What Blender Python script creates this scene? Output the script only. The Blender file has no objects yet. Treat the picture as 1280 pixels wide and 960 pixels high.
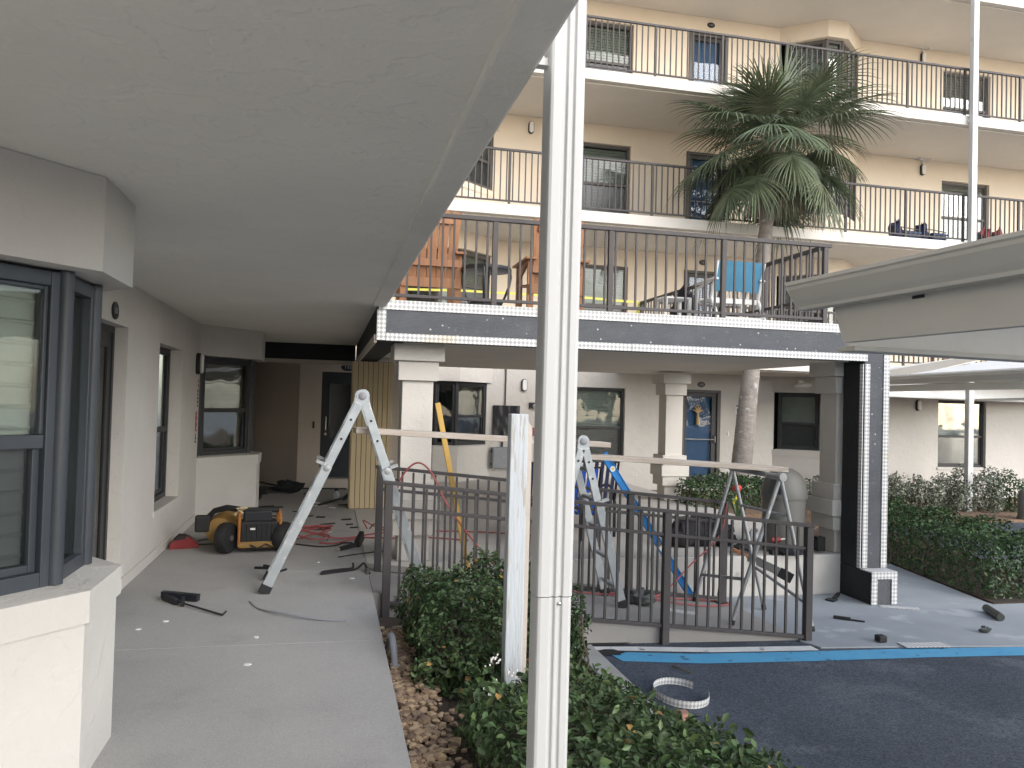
import bpy, math, random
import numpy as np
from mathutils import Vector, Matrix
random.seed(7); RNG = np.random.default_rng(11)
scene = bpy.context.scene
COL = scene.collection

# ------------------------------------------------------------------ camera
cam_d = bpy.data.cameras.new('camera'); cam = bpy.data.objects.new('camera', cam_d); COL.objects.link(cam)
cam_d.sensor_width = 36.0; cam_d.lens = 28.125; cam_d.clip_start = .05; cam_d.clip_end = 2000
_yaw, _pit, _rol = math.atan(.228), math.atan(.0229), math.radians(1.56)
_f = Vector((math.sin(_yaw)*math.cos(_pit), math.cos(_yaw)*math.cos(_pit), math.sin(_pit)))
_r0 = Vector((math.cos(_yaw), -math.sin(_yaw), 0)); _u0 = _r0.cross(_f)
_r = _r0*math.cos(_rol)+_u0*math.sin(_rol); _u = _u0*math.cos(_rol)-_r0*math.sin(_rol)
cam.matrix_world = Matrix(((_r.x, _u.x, -_f.x, 0), (_r.y, _u.y, -_f.y, 0), (_r.z, _u.z, -_f.z, 1.6), (0, 0, 0, 1)))
scene.camera = cam

# ------------------------------------------------------------------ sky, sun, exposure
SUN_EL, SUN_AZ = math.radians(30), math.radians(148)      # soft high sun behind the camera, to the right
world = bpy.data.worlds.new("World"); scene.world = world; world.use_nodes = True
wn = world.node_tree.nodes; wl = world.node_tree.links
sky = wn.new('ShaderNodeTexSky'); sky.sky_type = 'NISHITA'; sky.sun_disc = False
sky.sun_elevation = SUN_EL; sky.sun_rotation = SUN_AZ
sky.air_density = 1.0; sky.dust_density = 1.2; sky.ozone_density = .6
hs = wn.new('ShaderNodeHueSaturation'); hs.inputs['Saturation'].default_value = .6
wl.new(sky.outputs[0], hs.inputs['Color']); wl.new(hs.outputs[0], wn['Background'].inputs['Color'])
wn['Background'].inputs['Strength'].default_value = .15
sun_d = bpy.data.lights.new('sun', 'SUN'); sun_d.energy = .5; sun_d.angle = math.radians(50); sun_d.color = (1, .97, .94)
sun = bpy.data.objects.new('sun', sun_d); COL.objects.link(sun)
_sd = Vector((math.sin(SUN_AZ)*math.cos(SUN_EL), math.cos(SUN_AZ)*math.cos(SUN_EL), math.sin(SUN_EL)))
sun.rotation_euler = (-_sd).to_track_quat('-Z', 'Y').to_euler(); sun.location = (6, -12, 20)
scene.view_settings.view_transform = 'Standard'; scene.view_settings.look = 'None'
scene.view_settings.exposure = 1.62; scene.view_settings.gamma = 1
scene.render.engine = 'CYCLES'
scene.cycles.max_bounces = 8; scene.cycles.diffuse_bounces = 5; scene.cycles.transparent_max_bounces = 24

# ------------------------------------------------------------------ materials
MAT = {}
def mat(name, c, c2=None, rough=.8, scale=6.0, detail=4, bump=0.0, bscale=60.0, metal=0.0, spec=.4, coords='pos',
        island=0.0, blotch=None, stretch=None, trans=0.0):
    m = bpy.data.materials.new(name); m.use_nodes = True; nt = m.node_tree; N = nt.nodes; L = nt.links
    b = N['Principled BSDF']; b.inputs['Roughness'].default_value = rough; b.inputs['Metallic'].default_value = metal
    b.inputs['Specular IOR Level'].default_value = spec
    if coords == 'pos': co = N.new('ShaderNodeNewGeometry').outputs['Position']
    else: co = N.new('ShaderNodeTexCoord').outputs['Object']
    if stretch:
        mp = N.new('ShaderNodeMapping'); mp.inputs['Scale'].default_value = stretch; L.new(co, mp.inputs['Vector']); co = mp.outputs[0]
    if c2 is None: c2 = tuple(x*.86 for x in c)
    nz = N.new('ShaderNodeTexNoise'); nz.inputs['Scale'].default_value = scale; nz.inputs['Detail'].default_value = detail
    nz.inputs['Roughness'].default_value = .6; L.new(co, nz.inputs['Vector'])
    cr = N.new('ShaderNodeValToRGB'); cr.color_ramp.elements[0].position = .32; cr.color_ramp.elements[1].position = .68
    cr.color_ramp.elements[0].color = (*c, 1); cr.color_ramp.elements[1].color = (*c2, 1)
    L.new(nz.outputs['Fac'], cr.inputs['Fac']); out = cr.outputs['Color']
    if blotch:                                    # (colour, noise scale, threshold) : stains and wear
        n2 = N.new('ShaderNodeTexNoise'); n2.inputs['Scale'].default_value = blotch[1]; n2.inputs['Detail'].default_value = 6
        L.new(co, n2.inputs['Vector']); r2 = N.new('ShaderNodeValToRGB')
        r2.color_ramp.elements[0].position = blotch[2]; r2.color_ramp.elements[1].position = min(1, blotch[2]+.08)
        L.new(n2.outputs['Fac'], r2.inputs['Fac']); mx = N.new('ShaderNodeMixRGB'); mx.inputs['Color2'].default_value = (*blotch[0], 1)
        L.new(r2.outputs['Color'], mx.inputs['Fac']); L.new(out, mx.inputs['Color1']); out = mx.outputs[0]
    if island:
        gi = N.new('ShaderNodeNewGeometry'); hv = N.new('ShaderNodeHueSaturation')
        mr = N.new('ShaderNodeMapRange'); mr.inputs['To Min'].default_value = 1-island; mr.inputs['To Max'].default_value = 1+island
        L.new(gi.outputs['Random Per Island'], mr.inputs['Value']); L.new(mr.outputs[0], hv.inputs['Value'])
        mh = N.new('ShaderNodeMapRange'); mh.inputs['To Min'].default_value = .485; mh.inputs['To Max'].default_value = .515
        L.new(gi.outputs['Random Per Island'], mh.inputs['Value']); L.new(mh.outputs[0], hv.inputs['Hue'])
        L.new(out, hv.inputs['Color']); out = hv.outputs[0]
    L.new(out, b.inputs['Base Color'])
    if bump:
        nb = N.new('ShaderNodeTexNoise'); nb.inputs['Scale'].default_value = bscale; nb.inputs['Detail'].default_value = 5
        L.new(co, nb.inputs['Vector']); bp = N.new('ShaderNodeBump'); bp.inputs['Strength'].default_value = bump
        bp.inputs['Distance'].default_value = .02; L.new(nb.outputs['Fac'], bp.inputs['Height']); L.new(bp.outputs[0], b.inputs['Normal'])
    if trans:
        b.inputs['Subsurface Weight'].default_value = 0
        tr = N.new('ShaderNodeBsdfTranslucent'); L.new(out, tr.inputs['Color']); ms = N.new('ShaderNodeMixShader')
        ms.inputs[0].default_value = trans; L.new(b.outputs[0], ms.inputs[1]); L.new(tr.outputs[0], ms.inputs[2])
        L.new(ms.outputs[0], N['Material Output'].inputs['Surface'])
    MAT[name] = m; return m

def stucco(name, c, c2, skip=1.0, grime=None):
    """troweled stucco: broad soft hills with thin raised trowel marks and fine sand"""
    m = mat(name, c, c2, rough=.9, scale=1.3, detail=6, spec=.2); nt = m.node_tree; N = nt.nodes; L = nt.links; b = N['Principled BSDF']
    pos = N.new('ShaderNodeNewGeometry').outputs['Position']
    w = N.new('ShaderNodeTexNoise'); w.inputs['Scale'].default_value = 5; w.inputs['Detail'].default_value = 2; L.new(pos, w.inputs['Vector'])
    mixv = N.new('ShaderNodeMixRGB'); mixv.inputs['Fac'].default_value = .12; L.new(pos, mixv.inputs['Color1']); L.new(w.outputs['Color'], mixv.inputs['Color2'])
    v = N.new('ShaderNodeTexNoise'); v.inputs['Scale'].default_value = 7; v.inputs['Detail'].default_value = 3; L.new(mixv.outputs[0], v.inputs['Vector'])
    rmp = N.new('ShaderNodeValToRGB'); e = rmp.color_ramp.elements; e[0].position = .47; e[1].position = .52; e[0].color = (0, 0, 0, 1); e[1].color = (1, 1, 1, 1)
    L.new(v.outputs['Fac'], rmp.inputs['Fac'])
    f = N.new('ShaderNodeTexNoise'); f.inputs['Scale'].default_value = 55; f.inputs['Detail'].default_value = 6; L.new(pos, f.inputs['Vector'])
    b1 = N.new('ShaderNodeBump'); b1.inputs['Strength'].default_value = .22*skip; b1.inputs['Distance'].default_value = .012; L.new(rmp.outputs['Color'], b1.inputs['Height'])
    b2 = N.new('ShaderNodeBump'); b2.inputs['Strength'].default_value = .3; b2.inputs['Distance'].default_value = .008; L.new(f.outputs['Fac'], b2.inputs['Height'])
    L.new(b1.outputs[0], b2.inputs['Normal']); L.new(b2.outputs[0], b.inputs['Normal'])
    return m

stucco('stucco', (.575, .553, .52), (.53, .508, .475), .9)
stucco('stucco_warm_lit', (.72, .63, .515), (.685, .595, .48), .6)  # same paint as the lower walls, with the upper floors' warm light in its colour
stucco('ceiling', (.68, .635, .57), (.64, .60, .535), .5)
stucco('soffit', (.78, .76, .715), (.73, .71, .665), 1.2)
stucco('soffit_edge', (.76, .74, .70), (.66, .645, .61), 1.2)
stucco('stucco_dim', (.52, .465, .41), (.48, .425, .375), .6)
stucco('column_paint', (.58, .555, .515), (.545, .52, .48), .45)
mat('white_trim', (.61, .58, .535), (.575, .545, .50), rough=.7, bump=.1)
mat('white_paint', (.62, .625, .62), (.57, .57, .56), rough=.45, scale=3, blotch=((.55, .53, .48), 5, .66))
mat('pipe_white', (.47, .472, .468), (.445, .445, .44), rough=.4, scale=1.5)
mat('peeling_paint', (.52, .555, .59), (.47, .505, .535), rough=.6, scale=4, blotch=((.40, .385, .36), 9, .545), stretch=(6, 6, .6), bump=.25, bscale=12)
mat('concrete', (.37, .362, .348), (.325, .317, .305), rough=.9, scale=1.1, detail=8, bump=.12, bscale=120, blotch=((.318, .311, .299), 2.2, .60))
mat('concrete_ramp', (.30, .288, .275), (.26, .25, .24), rough=.9, scale=1.6, detail=8, bump=.12, bscale=90)
mat('concrete_dusty', (.32, .345, .37), (.25, .275, .30), rough=.9, scale=1.4, detail=9, bump=.1, bscale=70, blotch=((.38, .405, .43), 2.2, .58))
mat('slab_edge', (.52, .505, .475), (.46, .445, .42), rough=.85, scale=2.5, detail=8, blotch=((.36, .35, .32), 7, .66))
mat('bounce_paving', (.44, .43, .415), (.38, .37, .36), rough=.95, scale=1.5)  # pale tone put in so the unseen ground bounces more light
mat('kerb', (.33, .325, .30), (.26, .255, .24), rough=.95, scale=5, detail=8, bump=.25, bscale=60)
mat('kerb_light', (.36, .355, .34), (.29, .285, .27), rough=.95, scale=4, detail=8, bump=.25, bscale=60)
mat('asphalt', (.042, .053, .072), (.070, .084, .108), rough=.85, scale=.9, detail=10, bump=.35, bscale=160, blotch=((.088, .101, .124), 1.7, .57))
mat('paint_blue', (.075, .30, .52), (.09, .35, .56), rough=.7, scale=5, blotch=((.05, .12, .18), 12, .62))
mat('paint_white', (.66, .67, .66), (.55, .56, .55), rough=.8, scale=8, blotch=((.18, .19, .2), 7, .63))
mat('sealer_black', (.012, .012, .013), (.02, .02, .02), rough=.6)
mat('soil', (.035, .026, .020), (.06, .045, .033), rough=1, scale=20, bump=.6, bscale=30)
mat('mulch', (.15, .10, .068), (.25, .165, .11), rough=1, scale=14, detail=8, bump=.8, bscale=28, blotch=((.06, .045, .035), 10, .58))
mat('pebble', (.36, .25, .155), (.22, .16, .115), rough=.8, scale=9, island=.5, coords='obj', bump=.2, bscale=40)
mat('bronze', (.066, .060, .061), (.052, .048, .049), rough=.55, scale=4, spec=.3)
mat('frame_slate', (.050, .058, .069), (.040, .047, .057), rough=.42, scale=3, bump=.04, bscale=90)
mat('frame_dark', (.022, .023, .026), (.03, .031, .034), rough=.45)
mat('frame_bronze', (.10, .092, .088), (.08, .075, .072), rough=.5)
mat('blind', (.40, .42, .40), (.35, .37, .35), rough=.7)
mat('shutter', (.55, .56, .52), (.50, .51, .47), rough=.6)
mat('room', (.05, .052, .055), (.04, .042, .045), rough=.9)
mat('door_blue', (.045, .115, .20), (.038, .10, .175), rough=.45)
mat('door_dark', (.028, .036, .044), (.02, .027, .034), rough=.5)
mat('lath_paper', (.125, .132, .146), (.088, .094, .104), rough=.8, scale=2.5, detail=8, bump=.5, bscale=90, blotch=((.17, .18, .19), 14, .64), stretch=(1, 1, 1.6))
mat('black_paper', (.016, .017, .020), (.024, .026, .030), rough=.75, scale=3, bump=.5, bscale=14)
mat('boards_tan', (.58, .475, .30), (.52, .42, .26), rough=.7, scale=3, stretch=(8, 8, .5), bump=.15, bscale=30)
mat('board_gap', (.03, .022, .012), rough=.9)
mat('alu', (.43, .46, .48), (.33, .36, .38), rough=.45, metal=.3, scale=7, blotch=((.50, .51, .51), 16, .60), coords='obj')
mat('alu_dull', (.36, .37, .375), (.28, .29, .30), rough=.5, metal=.3, scale=9, blotch=((.48, .49, .49), 18, .62), coords='obj')
mat('plank', (.46, .405, .35), (.36, .31, .265), rough=.85, scale=3, stretch=(.6, 9, 14), bump=.3, bscale=18, blotch=((.55, .53, .50), 2.6, .58))
mat('pole_yellow', (.56, .36, .095), (.48, .29, .07), rough=.55, scale=6)
mat('level_blue', (.025, .20, .52), (.02, .17, .46), rough=.35)
mat('chair_wood', (.34, .165, .082), (.26, .12, .058), rough=.6, scale=3, stretch=(9, 9, 1), bump=.1, bscale=30, coords='obj')
mat('sling_blue', (.07, .23, .36), (.06, .20, .32), rough=.8)
mat('strap_blue', (.018, .085, .48), (.015, .07, .40), rough=.5)
mat('strap_navy', (.022, .028, .075), (.018, .022, .06), rough=.6)
mat('resin_white', (.68, .68, .66), (.60, .60, .58), rough=.5)
mat('black_metal', (.014, .016, .02), (.02, .022, .027), rough=.35)
mat('black_rubber', (.016, .016, .017), (.024, .024, .025), rough=.7)
mat('black_fabric', (.014, .015, .018), (.022, .023, .027), rough=.95, bump=.4, bscale=20)
mat('tool_yellow', (.33, .195, .055), (.25, .15, .045), rough=.55, scale=8, blotch=((.18, .10, .03), 12, .66))
mat('tool_orange', (.42, .17, .04), (.34, .13, .03), rough=.5, blotch=((.12, .06, .03), 14, .62))
mat('tool_red', (.24, .03, .03), (.19, .022, .024), rough=.45)
mat('hose_red', (.33, .085, .085), (.28, .065, .065), rough=.5)
mat('bin_grey', (.16, .16, .15), (.14, .14, .13), rough=.55, scale=2)
mat('box_grey', (.26, .27, .29), (.24, .25, .27), rough=.5)
mat('carport_metal', (.60, .60, .58), (.56, .56, .54), rough=.45, scale=1.5)
mat('carport_tan', (.52, .49, .43), (.48, .45, .39), rough=.6)
mat('carport_white', (.86, .87, .87), (.82, .83, .83), rough=.5)
mat('bark', (.30, .27, .24), (.20, .175, .155), rough=.95, scale=7, detail=8, bump=.8, bscale=18, blotch=((.43, .41, .38), 5, .60), stretch=(1, 1, 1.8))
mat('stem', (.10, .075, .05), (.14, .11, .075), rough=.9)
mat('leaf', (.045, .077, .032), (.078, .120, .052), rough=.52, scale=5, island=.55, trans=.18, spec=.3)
mat('leaf_light', (.075, .125, .042), (.115, .165, .06), rough=.42, scale=5, island=.45, trans=.22, spec=.5)
mat('leaf_dark', (.030, .062, .024), (.052, .098, .034), rough=.45, scale=5, island=.55, trans=.15)
mat('leaf_grey', (.09, .115, .075), (.21, .225, .18), rough=.5, scale=9, island=.6, trans=.15)
mat('leaf_dead', (.22, .10, .035), (.30, .20, .06), rough=.7, island=.5)
mat('bundle_blue', (.06, .10, .20), rough=.8)
mat('brick_pink', (.42, .23, .18), (.36, .19, .15), rough=.9)
mat('petal', (.8, .78, .74), rough=.7)
mat('palm_leaf', (.095, .132, .076), (.165, .20, .12), rough=.45, scale=2.5, island=.4, trans=.2, spec=.5)
mat('palm_leaf_dull', (.10, .125, .068), (.17, .18, .11), rough=.6, scale=2.5, island=.4, trans=.2)
mat('palm_dead', (.34, .29, .22), (.24, .20, .15), rough=.9, scale=5, island=.3)
mat('tape_yellow', (.55, .52, .10), (.50, .47, .09), rough=.5)
mat('flower_red', (.52, .045, .03), rough=.6); mat('flower_yellow', (.58, .53, .05), rough=.6)
mat('plastic_white', (.76, .76, .74), rough=.4)
mat('plaque', (.012, .012, .015), (.02, .02, .024), rough=.3)
mat('plaque_mark', (.45, .46, .47), rough=.5)
mat('sign_red', (.33, .045, .045), (.28, .04, .04), rough=.6); mat('sign_pale', (.50, .36, .34), rough=.6)
mat('print_dark', (.06, .045, .045), rough=.8)
mat('steel', (.45, .45, .44), (.35, .35, .34), rough=.3, metal=.8)
mat('gold', (.52, .36, .16), rough=.5)
mat('plaster_scrap', (.70, .70, .68), rough=.9)
mat('bottle_grey', (.06, .068, .062), rough=.35)

def add_lath(m, scale):
    """fine expanded metal lath with white fastener dots over the building paper"""
    nt = MAT[m].node_tree; N = nt.nodes; L = nt.links; b = N['Principled BSDF']
    src = b.inputs['Base Color'].links[0].from_socket
    pos = N.new('ShaderNodeNewGeometry').outputs['Position']
    vr = N.new('ShaderNodeTexVoronoi'); vr.inputs['Scale'].default_value = 11; L.new(pos, vr.inputs['Vector'])
    r = N.new('ShaderNodeValToRGB'); r.color_ramp.elements[0].position = .075; r.color_ramp.elements[1].position = .11
    r.color_ramp.elements[0].color = (1, 1, 1, 1); r.color_ramp.elements[1].color = (0, 0, 0, 1); L.new(vr.outputs['Distance'], r.inputs['Fac'])
    wv = N.new('ShaderNodeTexWave'); wv.inputs['Scale'].default_value = scale; wv.inputs['Distortion'].default_value = 6
    wv.inputs['Detail'].default_value = 2; wv.inputs['Detail Scale'].default_value = .6; wv.bands_direction = 'Z'; L.new(pos, wv.inputs['Vector'])
    m1 = N.new('ShaderNodeMixRGB'); m1.blend_type = 'MULTIPLY'; m1.inputs['Fac'].default_value = .4; L.new(src, m1.inputs['Color1']); L.new(wv.outputs['Color'], m1.inputs['Color2'])
    m2 = N.new('ShaderNodeMixRGB'); m2.inputs['Color2'].default_value = (.5, .5, .5, 1); L.new(r.outputs['Color'], m2.inputs['Fac']); L.new(m1.outputs[0], m2.inputs['Color1'])
    L.new(m2.outputs[0], b.inputs['Base Color'])
add_lath('lath_paper', 26)
def speckle(m, scale, lo, hi):
    """aggregate: fine light and dark grains"""
    nt = MAT[m].node_tree; N = nt.nodes; L = nt.links; b = N['Principled BSDF']; src = b.inputs['Base Color'].links[0].from_socket
    pos = N.new('ShaderNodeNewGeometry').outputs['Position']; v = N.new('ShaderNodeTexVoronoi'); v.inputs['Scale'].default_value = scale; L.new(pos, v.inputs['Vector'])
    mr = N.new('ShaderNodeMapRange'); sp = N.new('ShaderNodeSeparateColor'); L.new(v.outputs['Color'], sp.inputs[0]); L.new(sp.outputs[0], mr.inputs['Value'])
    mr.inputs['To Min'].default_value = lo; mr.inputs['To Max'].default_value = hi; mx = N.new('ShaderNodeMixRGB'); mx.blend_type = 'MULTIPLY'; mx.inputs['Fac'].default_value = 1
    L.new(src, mx.inputs['Color1']); L.new(mr.outputs[0], mx.inputs['Color2']); L.new(mx.outputs[0], b.inputs['Base Color'])
speckle('asphalt', 95, .55, 1.5); speckle('concrete', 260, .86, 1.13)

def bead_material():
    """perforated white corner bead: rows of small diamond holes showing the dark paper"""
    m = mat('corner_bead', (.66, .665, .66), (.60, .60, .59), rough=.6, scale=5, blotch=((.62, .56, .46), 3, .62)); nt = m.node_tree; N = nt.nodes; L = nt.links
    b = N['Principled BSDF']; src = b.inputs['Base Color'].links[0].from_socket
    tc = N.new('ShaderNodeTexCoord'); mp = N.new('ShaderNodeMapping'); mp.inputs['Rotation'].default_value = (0, 0, math.radians(45)); mp.inputs['Scale'].default_value = (34, 34, 34)
    L.new(tc.outputs['UV'], mp.inputs['Vector']); ck = N.new('ShaderNodeTexChecker'); ck.inputs['Scale'].default_value = 1; L.new(mp.outputs[0], ck.inputs['Vector'])
    mx = N.new('ShaderNodeMixRGB'); mx.inputs['Color2'].default_value = (.11, .115, .13, 1)
    ml = N.new('ShaderNodeMath'); ml.operation = 'MULTIPLY'; ml.inputs[1].default_value = .55
    L.new(ck.outputs['Fac'], ml.inputs[0]); L.new(ml.outputs[0], mx.inputs['Fac']); L.new(src, mx.inputs['Color1']); L.new(mx.outputs[0], b.inputs['Base Color'])
bead_material()

def glass(name, tint, k, rough=.02):
    m = bpy.data.materials.new(name); m.use_nodes = True; nt = m.node_tree; N = nt.nodes; L = nt.links
    t = N.new('ShaderNodeBsdfTransparent'); t.inputs['Color'].default_value = (*tint, 1)
    g = N.new('ShaderNodeBsdfGlossy'); g.inputs['Roughness'].default_value = rough
    pos = N.new('ShaderNodeNewGeometry').outputs['Position']; nz = N.new('ShaderNodeTexNoise'); nz.inputs['Scale'].default_value = 1.6; L.new(pos, nz.inputs['Vector'])
    bp = N.new('ShaderNodeBump'); bp.inputs['Strength'].default_value = .05; bp.inputs['Distance'].default_value = .1; L.new(nz.outputs['Fac'], bp.inputs['Height']); L.new(bp.outputs[0], g.inputs['Normal'])
    lw = N.new('ShaderNodeFresnel'); lw.inputs['IOR'].default_value = 1.5
    ma = N.new('ShaderNodeMath'); ma.operation = 'MULTIPLY_ADD'; ma.inputs[1].default_value = .7; ma.inputs[2].default_value = k; ma.use_clamp = True
    L.new(lw.outputs[0], ma.inputs[0]); ms = N.new('ShaderNodeMixShader'); L.new(ma.outputs[0], ms.inputs[0]); L.new(t.outputs[0], ms.inputs[1]); L.new(g.outputs[0], ms.inputs[2])
    L.new(ms.outputs[0], N['Material Output'].inputs['Surface']); MAT[name] = m
glass('glass', (.86, .89, .87), .0)
glass('glass_dark', (.62, .65, .65), .01)
glass('glass_screen', (.60, .62, .63), .01, .25)
glass('glass_blue', (.82, .88, .94), .0)

# ------------------------------------------------------------------ mesh helpers
ORG = {}
def V(*a): return Vector(a)
class MB:
    def __init__(s): s.v = []; s.f = []; s.smooth = False
    def add(s, vs, fs):
        o = len(s.v); s.v += [tuple(v) for v in vs]; s.f += [tuple(i+o for i in f) for f in fs]; return s
    def box(s, x0, x1, y0, y1, z0, z1):
        return s.add([(x0,y0,z0),(x1,y0,z0),(x1,y1,z0),(x0,y1,z0),(x0,y0,z1),(x1,y0,z1),(x1,y1,z1),(x0,y1,z1)],
                     [(0,3,2,1),(4,5,6,7),(0,1,5,4),(1,2,6,5),(2,3,7,6),(3,0,4,7)])
    def obox(s, c, ex, ey, ez):
        c, ex, ey, ez = map(Vector, (c, ex, ey, ez)); q = []
        for k in (-1, 1):
            for a, b in ((-1,-1),(1,-1),(1,1),(-1,1)): q.append(c+ex*a+ey*b+ez*k)
        fs = [(0,3,2,1),(4,5,6,7),(0,1,5,4),(1,2,6,5),(2,3,7,6),(3,0,4,7)]
        if ex.cross(ey).dot(ez) < 0: fs = [tuple(reversed(f)) for f in fs]
        return s.add(q, fs)
    def bar(s, p, q, w, d, side=(0,0,1)):
        """box beam from p to q: w along the 'side' direction, d across it"""
        p, q = Vector(p), Vector(q); a = (q-p); sd = Vector(side); n = a.normalized()
        sd = (sd-n*sd.dot(n)); 
        if sd.length < 1e-5: sd = Vector((1,0,0))-n*n.x
        sd.normalize(); t = n.cross(sd)
        return s.obox((p+q)/2, a/2, sd*w/2, t*d/2)
    def tube(s, pts, r, n=8, closed=False, caps=True):
        pts = [Vector(p) for p in pts]; m = len(pts); o = len(s.v); s.smooth = True
        rs = r if isinstance(r, (list, tuple)) else [r]*m
        up = None
        for i in range(m):
            a = pts[(i-1) % m] if closed else pts[max(i-1, 0)]; b = pts[(i+1) % m] if closed else pts[min(i+1, m-1)]
            t = (b-a).normalized()
            if up is None: up = Vector((0,0,1)) if abs(t.z) < .9 else Vector((1,0,0))
            x = up-t*up.dot(t)
            if x.length < 1e-4: x = t.orthogonal()
            x.normalize(); y = t.cross(x); up = x
            for k in range(n):
                an = 2*math.pi*k/n; s.v.append(tuple(pts[i]+(x*math.cos(an)+y*math.sin(an))*rs[i]))
        for i in range(m if closed else m-1):
            j = (i+1) % m
            for k in range(n):
                l = (k+1) % n; s.f.append((o+i*n+k, o+i*n+l, o+j*n+l, o+j*n+k))
        if caps and not closed:
            s.f.append(tuple(o+k for k in reversed(range(n)))); s.f.append(tuple(o+(m-1)*n+k for k in range(n)))
        return s
    def lathe(s, prof, c=(0,0,0), n=20, axis=(0,0,1)):
        ax = Vector(axis).normalized(); x = ax.orthogonal().normalized(); y = ax.cross(x); c = Vector(c); o = len(s.v); s.smooth = True
        for r, z in prof:
            for k in range(n):
                an = 2*math.pi*k/n; s.v.append(tuple(c+ax*z+(x*math.cos(an)+y*math.sin(an))*max(r, 1e-4)))
        for i in range(len(prof)-1):
            for k in range(n):
                l = (k+1) % n; s.f.append((o+i*n+k, o+i*n+l, o+(i+1)*n+l, o+(i+1)*n+k))
        s.f.append(tuple(o+k for k in reversed(range(n)))); s.f.append(tuple(o+(len(prof)-1)*n+k for k in range(n)))
        return s
    def prism(s, poly, z0, z1):
        n = len(poly); A = sum(poly[i][0]*poly[(i+1)%n][1]-poly[(i+1)%n][0]*poly[i][1] for i in range(n))
        if A < 0: poly = poly[::-1]
        vs = [(x,y,z0) for x,y in poly]+[(x,y,z1) for x,y in poly]
        return s.add(vs, [tuple(reversed(range(n))), tuple(range(n,2*n))]+[(i,(i+1)%n,n+(i+1)%n,n+i) for i in range(n)])
    def extrude(s, poly, d):
        """3-D polygon extruded by vector d"""
        poly = [Vector(p) for p in poly]; d = Vector(d); n = len(poly)
        nm = sum((poly[i].cross(poly[(i+1)%n]) for i in range(n)), Vector())
        if nm.dot(d) > 0: poly = poly[::-1]
        return s.add(poly+[p+d for p in poly], [tuple(range(n)), tuple(reversed(range(n,2*n)))]+[(i,n+i,n+(i+1)%n,(i+1)%n) for i in range(n)])
    def quad(s, *p): return s.add(p, [tuple(range(len(p)))])
    def build(s, name, m, parent=None, bevel=0.0, kind=None, loc=None):
        me = bpy.data.meshes.new(name); arr = np.array(s.v, dtype=float)
        c = Vector(loc) if loc is not None else Vector(((arr[:,0].min()+arr[:,0].max())/2, (arr[:,1].min()+arr[:,1].max())/2, arr[:,2].min()))
        me.from_pydata([tuple(Vector(v)-c) for v in s.v], [], s.f); me.update()
        if s.smooth:
            me.shade_smooth(); me.set_sharp_from_angle(angle=math.radians(40))
        me.materials.append(MAT[m])
        return link(name, me, c, parent, bevel, kind)
def link(name, me, c, parent=None, bevel=0.0, kind=None):
    o = bpy.data.objects.new(name, me); COL.objects.link(o); c = Vector(c); ORG[o.name] = c
    if parent is not None: o.parent = parent; o.location = c-ORG[parent.name]
    else: o.location = c
    if bevel:
        b = o.modifiers.new('bevel', 'BEVEL'); b.width = bevel; b.segments = 2; b.limit_method = 'ANGLE'; b.angle_limit = math.radians(40)
    if kind: o['kind'] = kind
    return o
def tag(o, label, cat, group=None):
    o['label'] = label; o['category'] = cat
    if group: o['group'] = group
    return o
def thing(name, loc, label, cat, group=None):
    o = bpy.data.objects.new(name, None); COL.objects.link(o); o.location = loc; o.empty_display_size = .1; ORG[o.name] = Vector(loc)
    return tag(o, label, cat, group)
def copies(o, spots, parent):
    """more of one part, sharing its mesh"""
    for p in spots:
        c = o.copy(); COL.objects.link(c); c.parent = parent; c.location = Vector(p)-ORG[parent.name]; ORG[c.name] = Vector(p)
def dup(root, off, label, group=None):
    r = root.copy(); COL.objects.link(r); r.location = root.location+Vector(off); r['label'] = label
    if group: r['group'] = group
    for ch in root.children:
        c = ch.copy(); COL.objects.link(c); c.parent = r
        for g in ch.children:
            d = g.copy(); COL.objects.link(d); d.parent = c
    return r
def uvbox(o):
    """metre-scaled UVs by dominant axis for perforated strips"""
    me = o.data; uv = me.uv_layers.new(name='uv'); 
    for p in me.polygons:
        n = p.normal; ax = max(range(3), key=lambda i: abs(n[i])); a, b = [i for i in range(3) if i != ax]
        for li in p.loop_indices:
            v = me.vertices[me.loops[li].vertex_index].co+Vector(ORG[o.name]); uv.data[li].uv = (v[a], v[b])
    return o
def structure(mb, name, m, bevel=0): return mb.build(name, m, None, bevel, 'structure')

def wall_holes(mb, P, u0, u1, v0, v1, holes, th):
    """wall with openings. P(u, v, w): w = 0 outer face, w = -th inner face. holes: (ua, ub, va, vb)"""
    us = sorted({u0, u1, *[h[0] for h in holes], *[h[1] for h in holes]}); vs = sorted({v0, v1, *[h[2] for h in holes], *[h[3] for h in holes]})
    us = [u for u in us if u0 <= u <= u1]; vs = [v for v in vs if v0 <= v <= v1]
    for i in range(len(us)-1):
        for j in range(len(vs)-1):
            cu, cv = (us[i]+us[i+1])/2, (vs[j]+vs[j+1])/2
            if any(h[0] < cu < h[1] and h[2] < cv < h[3] for h in holes): continue
            a, b, c, d = us[i], us[i+1], vs[j], vs[j+1]
            mb.quad(P(a,c,0), P(b,c,0), P(b,d,0), P(a,d,0)); mb.quad(P(a,c,-th), P(a,d,-th), P(b,d,-th), P(b,c,-th))
    for a, b, c, d in list(holes)+[(u1, u0, v0, v1)]:
        for (p, q), (r, s_) in (((a,c),(b,c)), ((b,c),(b,d)), ((b,d),(a,d)), ((a,d),(a,c))):
            mb.quad(P(p,q,0), P(r,s_,0), P(r,s_,-th), P(p,q,-th))

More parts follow.
